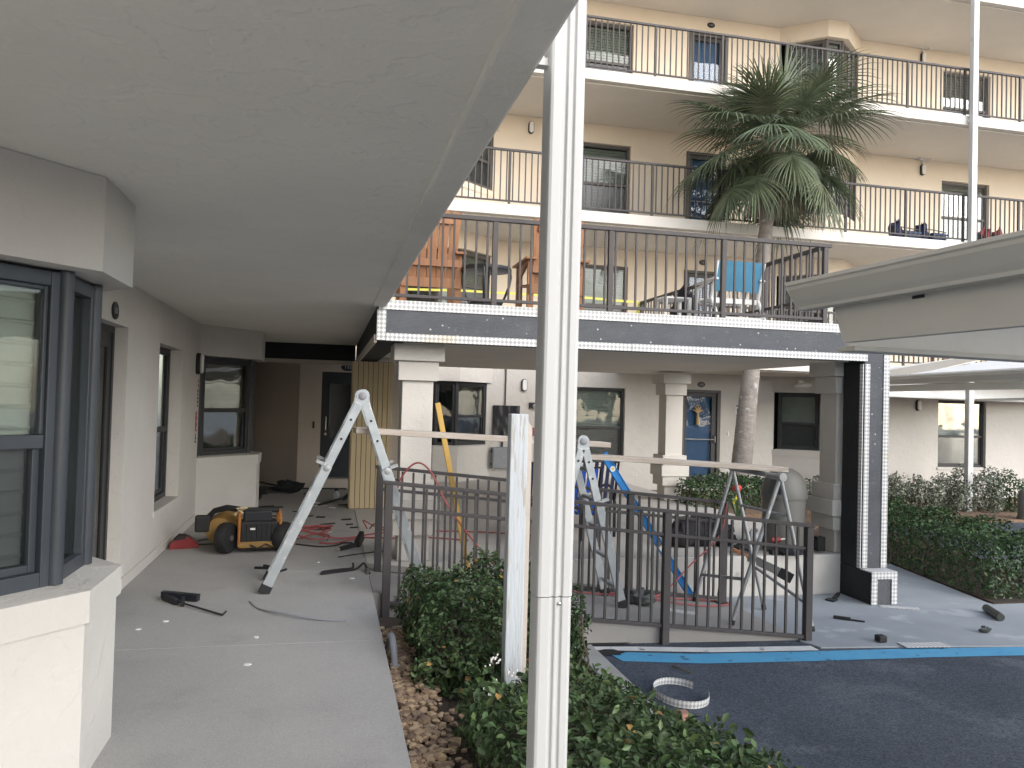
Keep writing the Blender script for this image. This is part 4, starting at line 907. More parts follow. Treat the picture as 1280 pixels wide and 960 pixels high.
o = thing('hand_saw', (4.7, 7.7, -.2), 'hand saw with brown handle leaning on the terrace edge', 'saw')
MB().bar((4.42,8.02,.03), (4.74,7.72,-.13), .09, .006, (0,0,1)).build('blade', 'steel', o); MB().bar((4.74,7.72,-.13), (4.84,7.63,-.19), .11, .02, (0,0,1)).build('handle', 'black_rubber', o, .006)
MB().bar((4.36,8.06,.06), (4.5,7.95,-.01), .04, .03, (0,0,1)).build('grip', 'chair_wood', o, .006)
o = thing('electric_box', (5.28, 8.0, 0), 'small black outlet box on the column base by the bin', 'outlet')
MB().box(5.40, 5.50, 8.02, 8.12, .02, .18).build('case', 'black_rubber', o, .008); MB().box(5.385, 5.399, 8.04, 8.10, .05, .15).build('cover', 'black_metal', o)
def strap_chair(x, y, z0, label, up_m, seat_m, s=1.0):
    o = thing('strap_chair', (x, y, z0), label, 'chair', 'blue strap chairs on the terrace')
    fr = 'black_metal'; w = .27*s
    for sx in (-1, 1):
        X = x+sx*w
        MB().tube([(X,y-.02,z0+.02), (X,y-.02,z0+.42*s), (X,y+.10,z0+.60*s), (X,y+.30,z0+.62*s), (X,y+.50,z0+.56*s), (X,y+.52,z0+.02)], .020, 8).build('side_frame', fr, o)
    MB().tube([(x-w,y+.02,z0+.36*s), (x-w,y-.12,z0+.92*s), (x+w,y-.12,z0+.92*s), (x+w,y+.02,z0+.36*s)], .018, 8).build('back_frame', fr, o)
    MB().tube([(x-w,y+.02,z0+.38*s), (x-w,y+.5,z0+.42*s), (x+w,y+.5,z0+.42*s), (x+w,y+.02,z0+.38*s)], .013, 8).build('seat_frame', fr, o)
    for k in range(7):
        X = x-w+.05+k*(2*w-.1)/6; MB().bar((X,y+.01,z0+.40*s), (X,y-.115,z0+.915*s), .045, .004, (1,0,0)).build('back_strap', up_m, o)
        MB().bar((X,y+.03,z0+.395*s), (X,y+.49,z0+.435*s), .045, .004, (1,0,0)).build('seat_strap', seat_m, o)
    return o
strap_chair(2.62, 8.35, 0, 'chair with royal blue straps and black frame behind the short ladder', 'strap_blue', 'strap_navy')
strap_chair(3.12, 9.15, 0, 'navy strap chair set behind the blue strap chair', 'strap_navy', 'strap_navy')
strap_chair(2.5, 8.95, 0, 'navy strap chair tucked in beside the foreground downspout', 'strap_navy', 'strap_navy')

# chairs on the deck
DZ = 2.537
def tall_chair(x, y, label):
    o = thing('tall_wood_chair', (x, y, DZ), label, 'chair', 'orange wood balcony chairs on the deck')
    lean = .10
    for k in range(5):                                        # fanned back slats seen from behind
        a = (k-2)*.022; X = x+(k-2)*.100
        MB().bar((X,y+.02,DZ+.30), (X+a,y-lean,DZ+1.07-abs(k-2)*.02), .097, .02, (1,0,0)).build('back_slat', 'chair_wood', o, .003)
    for z, ww, nm in ((.46,.56,'lower_batten'), (.90,.47,'upper_batten')): MB().box(x-ww/2, x+ww/2, y-.045-(z-.3)*.13, y-.018-(z-.3)*.13, DZ+z, DZ+z+.075).build(nm, 'chair_wood', o, .003)
    MB().box(x-.31, x+.31, y-.045, y-.02, DZ+.24, DZ+.34).build('rear_apron', 'chair_wood', o, .003)
    for s in (-1, 1):
        MB().box(x+s*.285-.035, x+s*.285+.035, y-.02, y+.02, DZ, DZ+.60).build('leg', 'chair_wood', o, .003)
        MB().box(x+s*.285-.035, x+s*.285+.035, y+.50, y+.54, DZ, DZ+.60).build('leg', 'chair_wood', o, .003)
        MB().box(x+s*.30-.06, x+s*.30+.06, y-.10, y+.58, DZ+.60, DZ+.625).build('armrest', 'chair_wood', o, .003)
        MB().extrude([(x+s*.30-.012,y+.0,DZ+.60), (x+s*.30-.012,y+.50,DZ+.60), (x+s*.30-.012,y+.50,DZ+.42)], (.024,0,0)).build('arm_bracket', 'chair_wood', o)
    for k in range(5): MB().box(x-.30, x+.30, y+.03+k*.10, y+.115+k*.10, DZ+.325+k*.012, DZ+.345+k*.012).build('seat_slat', 'chair_wood', o, .003)
    return o
tall_chair(1.00, 8.35, 'orange wooden high back chair at the left end of the deck')
tall_chair(2.36, 8.35, 'orange wooden high back chair on the deck behind the foreground downspout')
o = thing('round_table', (1.58, 8.3, DZ), 'small round black table with curved legs between the wooden chairs', 'table')
MB().lathe([(.235,.435), (.262,.44), (.268,.46), (.262,.48), (.235,.485)], (1.58,8.3,DZ), 28).build('rim', 'black_metal', o)
MB().lathe([(.234,.455), (.234,.470)], (1.58,8.3,DZ), 28).build('glass_top', 'box_grey', o)
for k in range(4):
    a = math.pi/4+k*math.pi/2+.5; c, s = math.cos(a), math.sin(a)
    MB().tube([(1.58+c*r, 8.3+s*r, DZ+z) for r, z in ((.255,.45),(.262,.38),(.245,.28),(.20,.16),(.165,.09),(.175,0))], .014, 7).build('leg', 'black_metal', o)
MB().tube([(1.58+.17*math.cos(k*.393), 8.3+.17*math.sin(k*.393), DZ+.10) for k in range(16)], .013, 6, True).build('lower_ring', 'black_metal', o)
MB().lathe([(.155,.095), (.155,.102)], (1.58,8.3,DZ), 20).build('lower_shelf', 'box_grey', o)
o = thing('sling_chair', (4.66, 8.6, DZ), 'blue sling chair with a white frame at the right of the deck', 'chair')
for s in (-1, 1):
    X = 4.66+s*.30
    MB().tube([(X,8.42,DZ), (X-.0,8.66,DZ+.36), (X,8.52,DZ+.78)], [.02,.022,.018], 8).build('back_leg', 'resin_white', o)
    MB().tube([(X,9.1,DZ), (X,9.02,DZ+.52), (X,8.58,DZ+.58)], .019, 8).build('front_leg', 'resin_white', o)
    MB().box(X-.035, X+.035, 8.55, 9.08, DZ+.565, DZ+.592).build('armrest', 'resin_white', o, .01)
mb = MB(); nn = 8
for j in range(nn+1):
    z = .44+.34*j/nn
    for i in range(7): mb.v.append((4.66-.285+.57*i/6, 8.625-.11*j/nn-.03*math.sin(math.pi*i/6), DZ+z))
mb.f = [(j*7+i, j*7+i+1, (j+1)*7+i+1, (j+1)*7+i) for j in range(nn) for i in range(6)]; mb.smooth = True; mb.build('back_sling', 'sling_blue', o)
for k in range(7): MB().bar((4.66-.24+k*.08,8.68,DZ+.37), (4.66-.24+k*.08,8.645,DZ+.44), .02, .01, (1,0,0)).build('lumbar_slat', 'resin_white', o)
for y, z in ((8.66,.33), (9.04,.37)): MB().box(4.38, 4.94, y-.02, y+.02, DZ+z-.03, DZ+z+.03).build('cross_rail', 'resin_white', o, .006)
for k in range(6): MB().box(4.39, 4.93, 8.70+k*.058, 8.745+k*.058, DZ+.362, DZ+.374).build('seat_slat', 'resin_white', o)
MB().box(4.38, 4.94, 8.50, 8.53, DZ+.10, DZ+.13).build('stretcher', 'resin_white', o)
o = thing('footstool', (4.15, 9.3, DZ), 'low pale slatted footstool beside the blue chair', 'stool')
for k in range(5): MB().box(3.98, 4.34, 9.15+k*.07, 9.205+k*.07, DZ+.40, DZ+.42).build('slat', 'resin_white', o)
for sx in (-1, 1):
    for y in (9.17, 9.46): MB().box(4.16+sx*.16-.02, 4.16+sx*.16+.02, y-.02, y+.02, DZ, DZ+.40).build('leg', 'resin_white', o)
mb = MB(); pts = [(.9,13.9,3.50), (2.2,13.6,3.50), (3.4,13.35,3.465), (4.15,13.25,3.46), (5.0,13.05,3.40), (5.2,13.0,3.385)]
for a, b in zip(pts, pts[1:]): mb.bar(a, b, .042, .002, (0,.25,1))
mb.bar((5.2,12.99,3.385), (5.12,12.97,3.16), .06, .003, (1,0,.2)); mb.bar((5.19,12.985,3.36), (5.17,12.96,3.10), .05, .003, (1,.3,.2))
tag(mb.build('caution_tape', 'tape_yellow'), 'yellow caution tape strung across the back of the deck', 'tape')
tag(lump((5.2,11.2,DZ), (.16,.34,.75), 'black_fabric', None, 'draped_cover', 41), 'black cover draped against the deck side railing', 'cover')
# bundles on the third floor walkway
ZW = 5.222
for x, lb in ((11.72,'dark blue folded beach chair bundle on the third floor walkway, left one'), (12.36,'dark blue folded beach chair bundle on the third floor walkway, right one')):
    o = thing('chair_bundle', (x, 14.7, ZW), lb, 'folded chair', 'folded blue chairs on the walkway')
    lump((x-.10,14.7,ZW), (.13,.16,.40), 'strap_navy', o, 'bundle', int(x*10)); MB().box(x+.05, x+.40, 14.55, 14.85, ZW+.02, ZW+.24).build('seat_pad', 'strap_navy', o, .03)
    mb = MB()
    for k in range(3): mb.box(x+.045, x+.405, 14.535, 14.549, ZW+.04+k*.07, ZW+.075+k*.07)
    mb.build('webbing', 'bundle_blue', o); MB().tube([(x-.1,14.56,ZW+.3), (x+.1,14.54,ZW+.28), (x+.38,14.54,ZW+.25)], .012, 6).build('frame_tube', 'black_metal', o)
for x, lb in ((13.85,'red and black bundle on the third floor walkway just right of the tall downspout'), (14.22,'red and black bundle on the third floor walkway farther right')):
    o = thing('chair_bundle', (x, 14.7, ZW), lb, 'folded chair', 'folded red chairs on the walkway')
    lump((x,14.7,ZW), (.16,.14,.42), 'tool_red', o, 'bundle', int(x*10)); lump((x-.18,14.66,ZW), (.09,.1,.30), 'black_fabric', o, 'strap_roll', int(x*10)+1)

o = thing('patio_table', (13.47, 15.3, ZF[1]-.03), 'small orange wood table on the second floor walkway seen over the far carport', 'table')
for k in range(5): MB().box(13.17+k*.125, 13.285+k*.125, 15.05, 15.5, 2.87, 2.895).build('top_slat', 'chair_wood', o)
for x in (13.22, 13.72):
    for y in (15.1, 15.45): MB().box(x-.03, x+.03, y-.03, y+.03, 2.57, 2.868).build('leg', 'chair_wood', o)
MB().box(13.19, 13.75, 15.06, 15.085, 2.78, 2.866).build('apron', 'chair_wood', o)
o = thing('pipe_stub', (.455, 5.25, -.12), 'bent grey drain pipe stub in the pebbles beside the walkway edge', 'pipe')
MB().tube([(.455,5.05,-.13), (.455,5.15,-.03), (.452,5.22,.03), (.448,5.30,.055), (.445,5.38,.03), (.443,5.44,-.03), (.44,5.46,-.13)], .022, 10).build('pipe', 'box_grey', o)
MB().lathe([(.027,0), (.027,.04)], (.455,5.07,-.11), 12, (0,.7,.7)).build('collar', 'box_grey', o)
o = thing('bollard', (13.32, 13.0, -.4), 'rounded grey utility post at the right edge by the dark shrub', 'post')
MB().lathe([(.16,-.05), (.16,.45), (.13,.54), (.07,.59), (.0,.60)], (13.32,13.0,-.4), 18).build('body', 'bin_grey', o); MB().lathe([(.175,.0), (.175,.05)], (13.32,13.0,-.4), 18).build('collar', 'bin_grey', o)

# ================================================================== COMPRESSOR
o = thing('air_compressor', (-.85, 8.75, 0), 'yellow wheeled air compressor on the walkway floor', 'compressor')
def wheel(x, y, r, w, ax):
    t = MB().lathe([(r*.62,-w/2), (r*.93,-w/2), (r,-w*.3), (r,w*.3), (r*.93,w/2), (r*.62,w/2)], (x,y,r), 22, ax).build('wheel', 'black_rubber', o)
    MB().lathe([(r*.60,-w*.42), (r*.60,w*.42)], (x,y,r), 18, ax).build('hub', 'resin_white', t)
    MB().lathe([(r*.18,-w*.6), (r*.18,w*.6)], (x,y,r), 12, ax).build('axle_cap', 'steel', t)
ax = V(.96,.12,0).normalized(); ay = V(-ax.y, ax.x, 0); O = V(-.73, 8.66, 0)
L = lambda a, b, z: O+ax*a+ay*b+V(0,0,z)
wheel(*L(-.25,-.10,0)[:2], .155, .11, ax*.86+ay*-.5); wheel(*L(.30,-.06,0)[:2], .150, .12, ax*.9-ay*.42)
MB().lathe([(.03,-.26), (.13,-.23), (.165,-.14), (.165,.14), (.13,.23), (.03,.26)], L(-.26,.30,.20), 20, ay*.9+ax*.25).build('tank', 'tool_yellow', o)
MB().lathe([(.03,-.30), (.10,-.27), (.13,-.18), (.13,.18), (.10,.27), (.03,.30)], L(.04,.16,.17), 18, ax).build('tank', 'tool_yellow', o)
e = MB(); e.obox(L(.06,-.02,.20), ax*.19, ay*.11, V(0,0,.12)); e.build('motor', 'black_rubber', o, .03)
e = MB()
for k in range(7): e.obox(L(-.10+k*.05,-.135,.21), ax*.008, ay*.006, V(0,0,.085))
e.build('cooling_fin', 'black_metal', o)
e = MB(); e.obox(L(.05,.02,.36), ax*.14, ay*.09, V(0,0,.055)); e.build('pump_head', 'black_metal', o, .015)
e = MB(); e.tube([L(-.13,-.12,.08), L(-.13,-.13,.40), L(-.11,-.02,.435), L(-.13,.12,.40), L(-.13,.16,.10)], .016, 8); e.build('roll_cage', 'tool_orange', o); e = MB(); e.tube([L(.27,-.10,.08), L(.27,-.11,.36), L(.26,-.02,.42), L(.26,.12,.38), L(.26,.15,.10)], .016, 8)
e.build('roll_cage', 'tool_orange', o)
e = MB(); e.tube([L(-.12,-.04,.425), L(.26,-.04,.42)], .028, 10); e.build('carry_handle', 'black_rubber', o)
e = MB(); e.tube([L(-.14,-.13,.08), L(.28,-.11,.08)], .018, 8); e.obox(L(.07,-.135,.085), ax*.2, ay*.006, V(0,0,.03)); e.build('base_rail', 'tool_yellow', o)
e = MB(); e.tube([L(-.13,-.02,.43), L(-.25,.05,.44), L(-.37,.12,.40), L(-.42,.16,.34)], .03, 8); e.build('rear_handle', 'black_rubber', o)
e = MB(); e.obox(L(-.48,.14,.27), ax*.075, ay*.05, V(0,0,.085)); e.build('control_box', 'black_rubber', o, .02)
e = MB(); e.tube([L(-.10,-.10,.40), L(-.16,-.12,.45), L(-.06,-.10,.46), L(-.13,-.06,.42), L(-.18,-.08,.38)], .013, 6); e.build('tan_hose', 'boards_tan', o)
e = MB(); e.obox(L(.0,-.142,.245), ax*.025, ay*.003, V(0,0,.010)); e.build('label_plate', 'plastic_white', o)
e = MB(); e.obox(L(.21,-.125,.20), ax*.02, ay*.02, V(0,0,.03)); e.build('gauge', 'box_grey', o, .01)
e = MB(); e.tube([L(-.02,-.15,.085), L(.05,-.17,.05), L(.13,-.15,.09), L(.2,-.17,.06)], .009, 6); e.build('wire', 'black_rubber', o)

# ================================================================== HOSES, TOOLS AND SCRAPS ON THE FLOOR
def smooth(pts, n=8):
    """Catmull-Rom through the points"""
    P_ = [Vector(p) for p in pts]; P_ = [P_[0]*2-P_[1]]+P_+[P_[-1]*2-P_[-2]]; out = []
    for i in range(1, len(P_)-2):
        a, b, c, d = P_[i-1:i+3]
        for k in range(n):
            t = k/n; out.append(.5*((2*b)+(c-a)*t+(2*a-5*b+4*c-d)*t*t+(3*b-a-3*c+d)*t**3))
    return out+[P_[-2]]
def hose(name, pts, r, m, label, cat): return tag(MB().tube(smooth(pts), r, 7).build(name, m), label, cat)
cl = []
for k in range(46):
    a = k*.62; rr = .20+.06*math.sin(k*1.7); cl.append((-.20+rr*1.15*math.cos(a), 9.12+rr*.55*math.sin(a), .02+.10*abs(math.sin(k*.37))+.002*k))
hose('air_hose', cl+[(.0,9.2,.05), (.25,9.3,.011), (.6,9.6,.011), (1.0,9.75,.011), (1.9,9.6,.011), (2.4,9.3,.011)], .009, 'hose_red', 'red air hose coiled on the walkway beside the compressor', 'hose')
hose('air_hose', [(-.05,9.0,.011), (.12,8.98,.011), (.4,9.3,.011), (.75,9.25,.011), (1.1,9.3,.011), (1.6,9.05,.011)], .009, 'hose_red', 'thin red hose trailing across the walkway past the left fence post', 'hose')
hose('air_hose', [(.53,9.9,.02), (.60,9.75,.10), (.75,9.62,.02), (.56,9.98,.05), (.46,10.1,.09), (.5,9.9,.02)], .008, 'hose_red', 'small loop of red hose lying behind the left fence post', 'hose')
hose('air_hose', [(.60,7.45,.55), (.66,7.40,.86), (.80,7.36,1.02), (.94,7.34,.93), (1.10,7.34,.63), (1.38,7.40,.27), (1.72,7.3,-.06), (2.1,7.15,-.17)], .0085, 'hose_red', 'red hose draped over the rear fence rail near the yellow pole', 'hose')
hose('air_hose', [(2.1,7.46,-.18), (2.5,7.42,-.225), (3.0,7.45,-.28), (3.4,7.32,-.325), (3.75,7.35,-.37), (4.05,7.52,-.40), (3.95,7.66,-.40), (3.3,7.50,-.31), (2.75,7.50,-.25)], .0085, 'hose_red', 'red hose running along the foot of the rear fence', 'hose')
hose('air_hose', [(2.9,7.38,-.27), (3.25,7.40,-.25), (3.62,7.50,.02), (3.92,7.50,.30), (4.02,7.54,.62), (4.05,7.68,.30), (4.06,7.7,-.02), (4.0,7.66,-.35)], .008, 'hose_red', 'red hose looped up over the end post of the rear fence', 'hose')
hose('cable', [(-.30,8.95,.01), (-.05,8.80,.008), (.12,8.85,.008), (.20,8.98,.012), (.30,8.99,.008)], .008, 'black_rubber', 'black power cord with a red plug on the walkway by the compressor', 'cord')
hose('cable', [(-1.36,9.0,.01), (-1.30,9.3,.007), (-1.12,9.35,.007), (-.98,9.2,.007), (-1.1,9.05,.007), (-1.3,8.95,.02)], .0055, 'black_rubber', 'thin black cord of the red charger curling on the walkway', 'cord')
hose('metal_strap', [(-.55,6.52,.004), (-.46,6.28,.006), (-.28,6.07,.02), (-.06,5.93,.012), (.17,5.86,.004)], .007, 'box_grey', 'thin bent metal strap lying on the walkway in front of the ladder', 'strap')
hose('black_rod', [(.14,8.22,.006), (.35,8.36,.007), (.68,8.56,.006)], .006, 'black_rubber', 'thin black rod on the walkway beside the left fence post', 'rod')
o = thing('charger', (-1.42, 8.86, 0), 'red and black battery charger on the floor against the left wall', 'charger')
MB().extrude([(-1.54,8.76,.0), (-1.54,8.76,.05), (-1.46,8.78,.125), (-1.36,8.82,.12), (-1.27,8.86,.03), (-1.27,8.86,0)], (-.03,.16,0)).build('case', 'tool_red', o, .008)
MB().extrude([(-1.50,8.765,.085), (-1.45,8.775,.137), (-1.38,8.80,.128), (-1.40,8.80,.10)], (-.03,.15,.004)).build('battery', 'black_rubber', o, .004)
def strip_tool(name, parts, label, cat):
    o = thing(name, parts[0][1], label, cat)
    for nm, p, q, w, t, m in parts: MB().bar(p, q, w, t, (0,0,1)).build(nm, m, o, .003)
    return o
strip_tool('caulk_gun', [('cartridge_cradle',(-1.21,6.66,.045),(-.93,6.57,.03),.05,.05,'black_metal'), ('handle',(-1.20,6.65,.03),(-1.07,6.48,.02),.05,.03,'black_metal'), ('trigger',(-1.03,6.50,.04),(-1.02,6.42,.01),.05,.025,'black_rubber'), ('plunger_rod',(-1.06,6.49,.022),(-.70,6.11,.012),.012,.014,'black_metal'), ('rod_hook',(-.70,6.11,.012),(-.675,6.13,.035),.012,.012,'black_metal')], 'black caulking gun with a long rod lying on the near walkway', 'caulking gun')
strip_tool('pliers', [('jaw',(-.62,7.75,.012),(-.50,7.71,.015),.02,.022,'black_rubber'), ('grip',(-.54,7.80,.015),(-.44,7.66,.02),.03,.025,'black_rubber')], 'black pliers lying left of the tall ladder foot', 'pliers')
strip_tool('hand_tool', [('grip',(.16,8.58,.02),(.36,8.80,.03),.04,.035,'black_rubber'), ('head',(.34,8.76,.03),(.40,8.95,.10),.10,.05,'black_rubber'), ('blade',(.16,8.58,.02),(.12,8.56,.015),.03,.02,'steel')], 'black angled hand tool on the walkway right of the hose coil', 'tool')
o = thing('clamp', (.18, 7.55, 0), 'black strap clamp with metal claw lying at the walkway edge', 'clamp')
MB().tube(smooth([(-.02,7.42,.012), (.0,7.50,.014), (.14,7.58,.014), (.26,7.64,.012), (.27,7.72,.04)]), .011, 6).build('strap', 'black_rubber', o)
MB().tube(smooth([(-.02,7.42,.012), (.10,7.48,.012), (.28,7.58,.013), (.36,7.66,.05), (.38,7.55,.05), (.41,7.40,.012)]), .010, 6).build('strap', 'black_rubber', o)
MB().bar((.38,7.60,.03), (.40,7.40,.01), .05, .015).build('claw', 'steel', o)
for i, (x, y, a, l, lb) in enumerate(((-.22,11.04,.5,.14,'short black strip on the walkway farthest left of three'), (-.06,10.95,-.4,.12,'short black strip on the walkway middle of three'), (.27,10.72,.2,.13,'short black strip on the walkway near the boards'), (-.78,11.95,-.1,.38,'long thin black strip beside the second bay window base'), (-.36,7.62,.9,.09,'small dark scrap beside the tall ladder foot'), (.35,10.05,.1,.10,'small black block on the red hose'), (.30,10.30,.2,.09,'dark crumb of scrap on the walkway before the boards'))):
    mb = MB(); c, s = math.cos(a), math.sin(a); mb.bar((x-l/2*c,y-l/2*s,.008), (x+l/2*c,y+l/2*s,.012), .016, .035 if i < 3 else .02); tag(mb.build('scrap_strip', 'black_rubber', None, .003), lb, 'scrap', 'dark scraps on the walkway')
for i, (x, y, lb) in enumerate(((-1.07,6.02,'white plaster crumb below the caulking gun rod'), (-1.2,5.84,'white plaster crumb left of the caulking gun'), (-.42,5.55,'white paper scrap on the joint of the near walkway'), (-.42,5.0,'white triangular paper scrap on the near walkway'), (-.05,7.98,'white plaster flake right of the tall ladder foot'), (.25,7.25,'white plaster flake beside the strap clamp'), (.06,9.75,'pale plaster flake behind the red hose'), (-.05,10.4,'pale plaster smear in the middle of the walkway'))):
    mb = MB(); n_ = 7; ph = random.uniform(0,6); q = [(x+.020*random.uniform(.4,1)*math.cos(2*math.pi*k/n_)*1.3, y+.022*random.uniform(.4,1)*math.sin(2*math.pi*k/n_)) for k in range(n_)]
    mb.prism(q, .001, .008); tag(mb.build('plaster_scrap', 'plaster_scrap'), lb, 'scrap', 'white scraps on the walkway')
for i in range(9):
    x, y, a = random.uniform(-.9,.25), random.uniform(10.2,13.6), random.uniform(0,3.1); c, s = math.cos(a), math.sin(a); l = random.uniform(.05,.12)
    mb = MB(); mb.bar((x-l*c,y-l*s,.006), (x+l*c,y+l*s,.010), .012, random.uniform(.015,.04)); tag(mb.build('scrap_strip', random.choice(('black_rubber','black_rubber','plaster_scrap')), None, .003), 'tiny scrap lying on the far half of the walkway floor', 'scrap', 'tiny scraps on the far walkway')
# tools at the far end of the walkway
tag(lump((-.62,13.75,0), (.24,.16,.19), 'black_fabric', None, 'work_bag', 51), 'dark crumpled work bag on the floor by the alcove wall', 'bag')
tag(MB().box(-1.02, -.78, 13.7, 13.86, 0, .09).build('tool_case', 'black_rubber', None, .015), 'flat black tool case left of the crumpled bag in the alcove', 'case')
strip_tool('power_drill', [('body',(-1.05,12.85,.14),(-.88,12.80,.15),.12,.10,'black_rubber'), ('bit',(-.88,12.80,.13),(-.55,12.85,.10),.02,.02,'black_metal'), ('grip',(-1.02,12.86,.02),(-.98,12.84,.12),.08,.06,'black_metal')], 'black power tool standing at the foot of the second bay', 'power tool')
strip_tool('pry_bar', [('bar',(-.10,12.1,.02),(.28,12.7,.05),.03,.03,'black_metal'), ('hook',(.26,12.68,.03),(.36,12.75,.10),.05,.05,'black_rubber')], 'black pry bar lying before the dark alcove door', 'pry bar')
o = thing('spray_bottle', (.16, 12.8, 0), 'small clear bottle with a dark cap before the alcove door', 'bottle')
MB().lathe([(.045,0), (.05,.02), (.05,.10), (.02,.14), (.02,.15)], (.16,12.8,0), 14).build('body', 'plastic_white', o); MB().lathe([(.032,.15), (.03,.19)], (.16,12.8,0), 12).build('cap', 'black_rubber', o)
uvbox(tag(MB().box(-.22, .02, 12.1, 12.2, .002, .006).build('bead_offcut', 'corner_bead'), 'white perforated offcut on the walkway behind the tall ladder', 'offcut'))
hose('cable', [(-1.2,15.4,.012), (-.9,14.9,.012), (-.55,14.42,.012), (-.2,14.34,.012), (.2,14.32,.012), (.34,14.3,.012)], .012, 'black_rubber', 'black cable along the foot of the alcove walls', 'cable')
# ramp and apron scraps
o = thing('work_boot', (2.95, 7.15, -.29), 'grey cloth bundle on the ramp between the fences', 'cloth')
lump((2.98,7.18,-.30), (.13,.09,.14), 'bottle_grey', o, 'bundle', 61); lump((2.83,7.2,-.285), (.08,.07,.12), 'black_fabric', o, 'end_fold', 62)
uvbox(tag(MB().bar((3.12,7.1,-.312), (3.46,7.02,-.351), .004, .11).build('bead_offcut', 'corner_bead'), 'white perforated offcut on the ramp right of the grey bundle', 'offcut'))
uvbox(tag(MB().bar((4.95,6.10,-.43), (5.36,6.06,-.43), .006, .13).build('bead_offcut', 'corner_bead'), 'white perforated strip lying on the apron by the blue line', 'offcut'))
uvbox(tag(MB().bar((5.70,7.36,-.432), (6.05,7.2,-.432), .004, .10).build('bead_offcut', 'corner_bead'), 'white perforated offcut on the apron at the pier foot', 'offcut'))
tag(MB().box(4.80, 4.88, 6.19, 6.27, -.434, -.375).build('black_block', 'black_rubber', None, .012), 'small black block on the apron left of the white perforated strip', 'block')
tag(MB().tube([(6.70,7.02,-.395), (6.55,6.68,-.395)], .041, 14).build('grey_bottle', 'bottle_grey', None, .006), 'dark grey cylindrical bottle lying on the apron near the hedge', 'bottle')
tag(lump((6.06,6.36,-.436), (.06,.04,.055), 'bottle_grey', None, 'rubble', 71, 9, 5), 'small grey lump of rubble before the lying bottle', 'rubble')
strip_tool('utility_knife', [('handle',(4.90,7.00,-.42),(5.02,6.90,-.42),.025,.04,'black_rubber'), ('blade',(5.02,6.90,-.425),(5.12,6.82,-.428),.012,.025,'black_metal')], 'black utility knife on the apron in front of the pier', 'knife')
strip_tool('putty_knife', [('blade',(5.28,7.62,-.425),(5.36,7.66,-.42),.015,.10,'black_metal'), ('handle',(5.36,7.66,-.42),(5.52,7.80,-.40),.03,.035,'black_rubber')], 'black putty knife lying at the foot of the pier', 'putty knife')
mb = MB(); R_ = []
for k in range(30):
    a = .5+k*.19; R_.append((2.49+.175*math.cos(a)*(1+.01*k*.3), 5.30+.235*math.sin(a)*(1+.002*k)))
n_ = len(R_); mb.v = [(x,y,-.447) for x,y in R_]+[(x+.004,y,-.398) for x,y in R_]; mb.f = [(i,i+1,n_+i+1,n_+i) for i in range(n_-1)]
cb = mb.build('coiled_bead', 'corner_bead'); tag(cb, 'curled perforated white strip lying on the asphalt by the bush', 'offcut')
uv = cb.data.uv_layers.new(name='uv')
for p in cb.data.polygons:
    for li in p.loop_indices:
        vi = cb.data.loops[li].vertex_index; uv.data[li].uv = ((vi % n_)*.055, (vi//n_)*.06)
sm_ = cb.modifiers.new('solid', 'SOLIDIFY'); sm_.thickness = .002
tag(MB().box(2.30, 2.37, 4.86, 4.95, -.449, -.40).build('brick_chip', 'brick_pink', None, .008), 'pink brick chip on the asphalt under the bush edge', 'chip')
tag(MB().tube(smooth([(2.78,5.72,-.44), (2.72,5.80,-.43), (2.70,5.90,-.44)]), .006, 5).build('twig', 'stem'), 'small dark twig on the asphalt behind the curled strip', 'twig')

# ================================================================== PLANTS
def bush(name, label, n, df, box, z0, top, size, m, stem_spots, skin=.16, rough=.06, seed=1, extra=None, group=None, width=.5, dead=0):
    o = thing(name, ((box[0]+box[1])/2, (box[2]+box[3])/2, z0), label, 'hedge' if 'hedge' in name else 'shrub', group)
    P, N = hedge_points(n, df, *box, z0, top, skin, rough, seed)
    leaves('foliage', P, N, size, m, o, width)
    if extra:
        k = RNG.choice(len(P), extra[1], replace=False); leaves('young_leaves', P[k]+N[k]*.02, N[k], size*1.05, extra[0], o, width)
    if dead:
        k = RNG.choice(len(P), dead, replace=False); leaves('dead_leaves', P[k]+N[k]*.015, N[k], size, 'leaf_dead', o, width)
    stems(stem_spots).build('stems', 'stem', o, 0, 'stuff'); return o
rs = lambda n, xa, xb, ya, yb, za, zb: [(random.uniform(xa,xb), random.uniform(ya,yb), za, random.uniform(za+(zb-za)*.6, zb)) for _ in range(n)]
bush('clipped_hedge', 'clipped green hedge block around the white wooden post behind the walkway gravel', 19000, rect_d(.585, 1.66, 4.72, 5.98), (.5, 1.75, 4.6, 6.05), -.13,
     lambda x, y: .37+.03*np.sin(x*7+y*3)+.02*np.sin(y*9)-.10*np.clip((x-1.4)/.3, 0, 1)-.25*np.clip((4.95-y)/.3, 0, 1), .040, 'leaf', rs(40, .7, 1.6, 4.75, 5.85, -.13, .35), skin=.09, rough=.09, extra=('leaf_light', 900), dead=90)
def low_top(x, y):
    t = .26-.22*np.clip((y-3.55)/.9, 0, 1)-.17*np.clip((x-1.25)/.6, 0, 1)-.25*np.clip((x-1.75)/.5, 0, 1)-.1*np.clip((.72-x)/.2, 0, 1)
    return t+.05*np.sin(x*8+1)*np.sin(y*6)+.035*np.sin(x*17+y*13)
def low_df(x, y):
    xr = np.where(y > 4.2, 2.15-(y-4.2)*.5, np.where(y < 3.2, 2.15, 2.22))
    return np.minimum(np.minimum(x-.67-.10*np.clip((y-3.4), -1, 1), xr-x), np.minimum(y-1.9, 5.0-y))
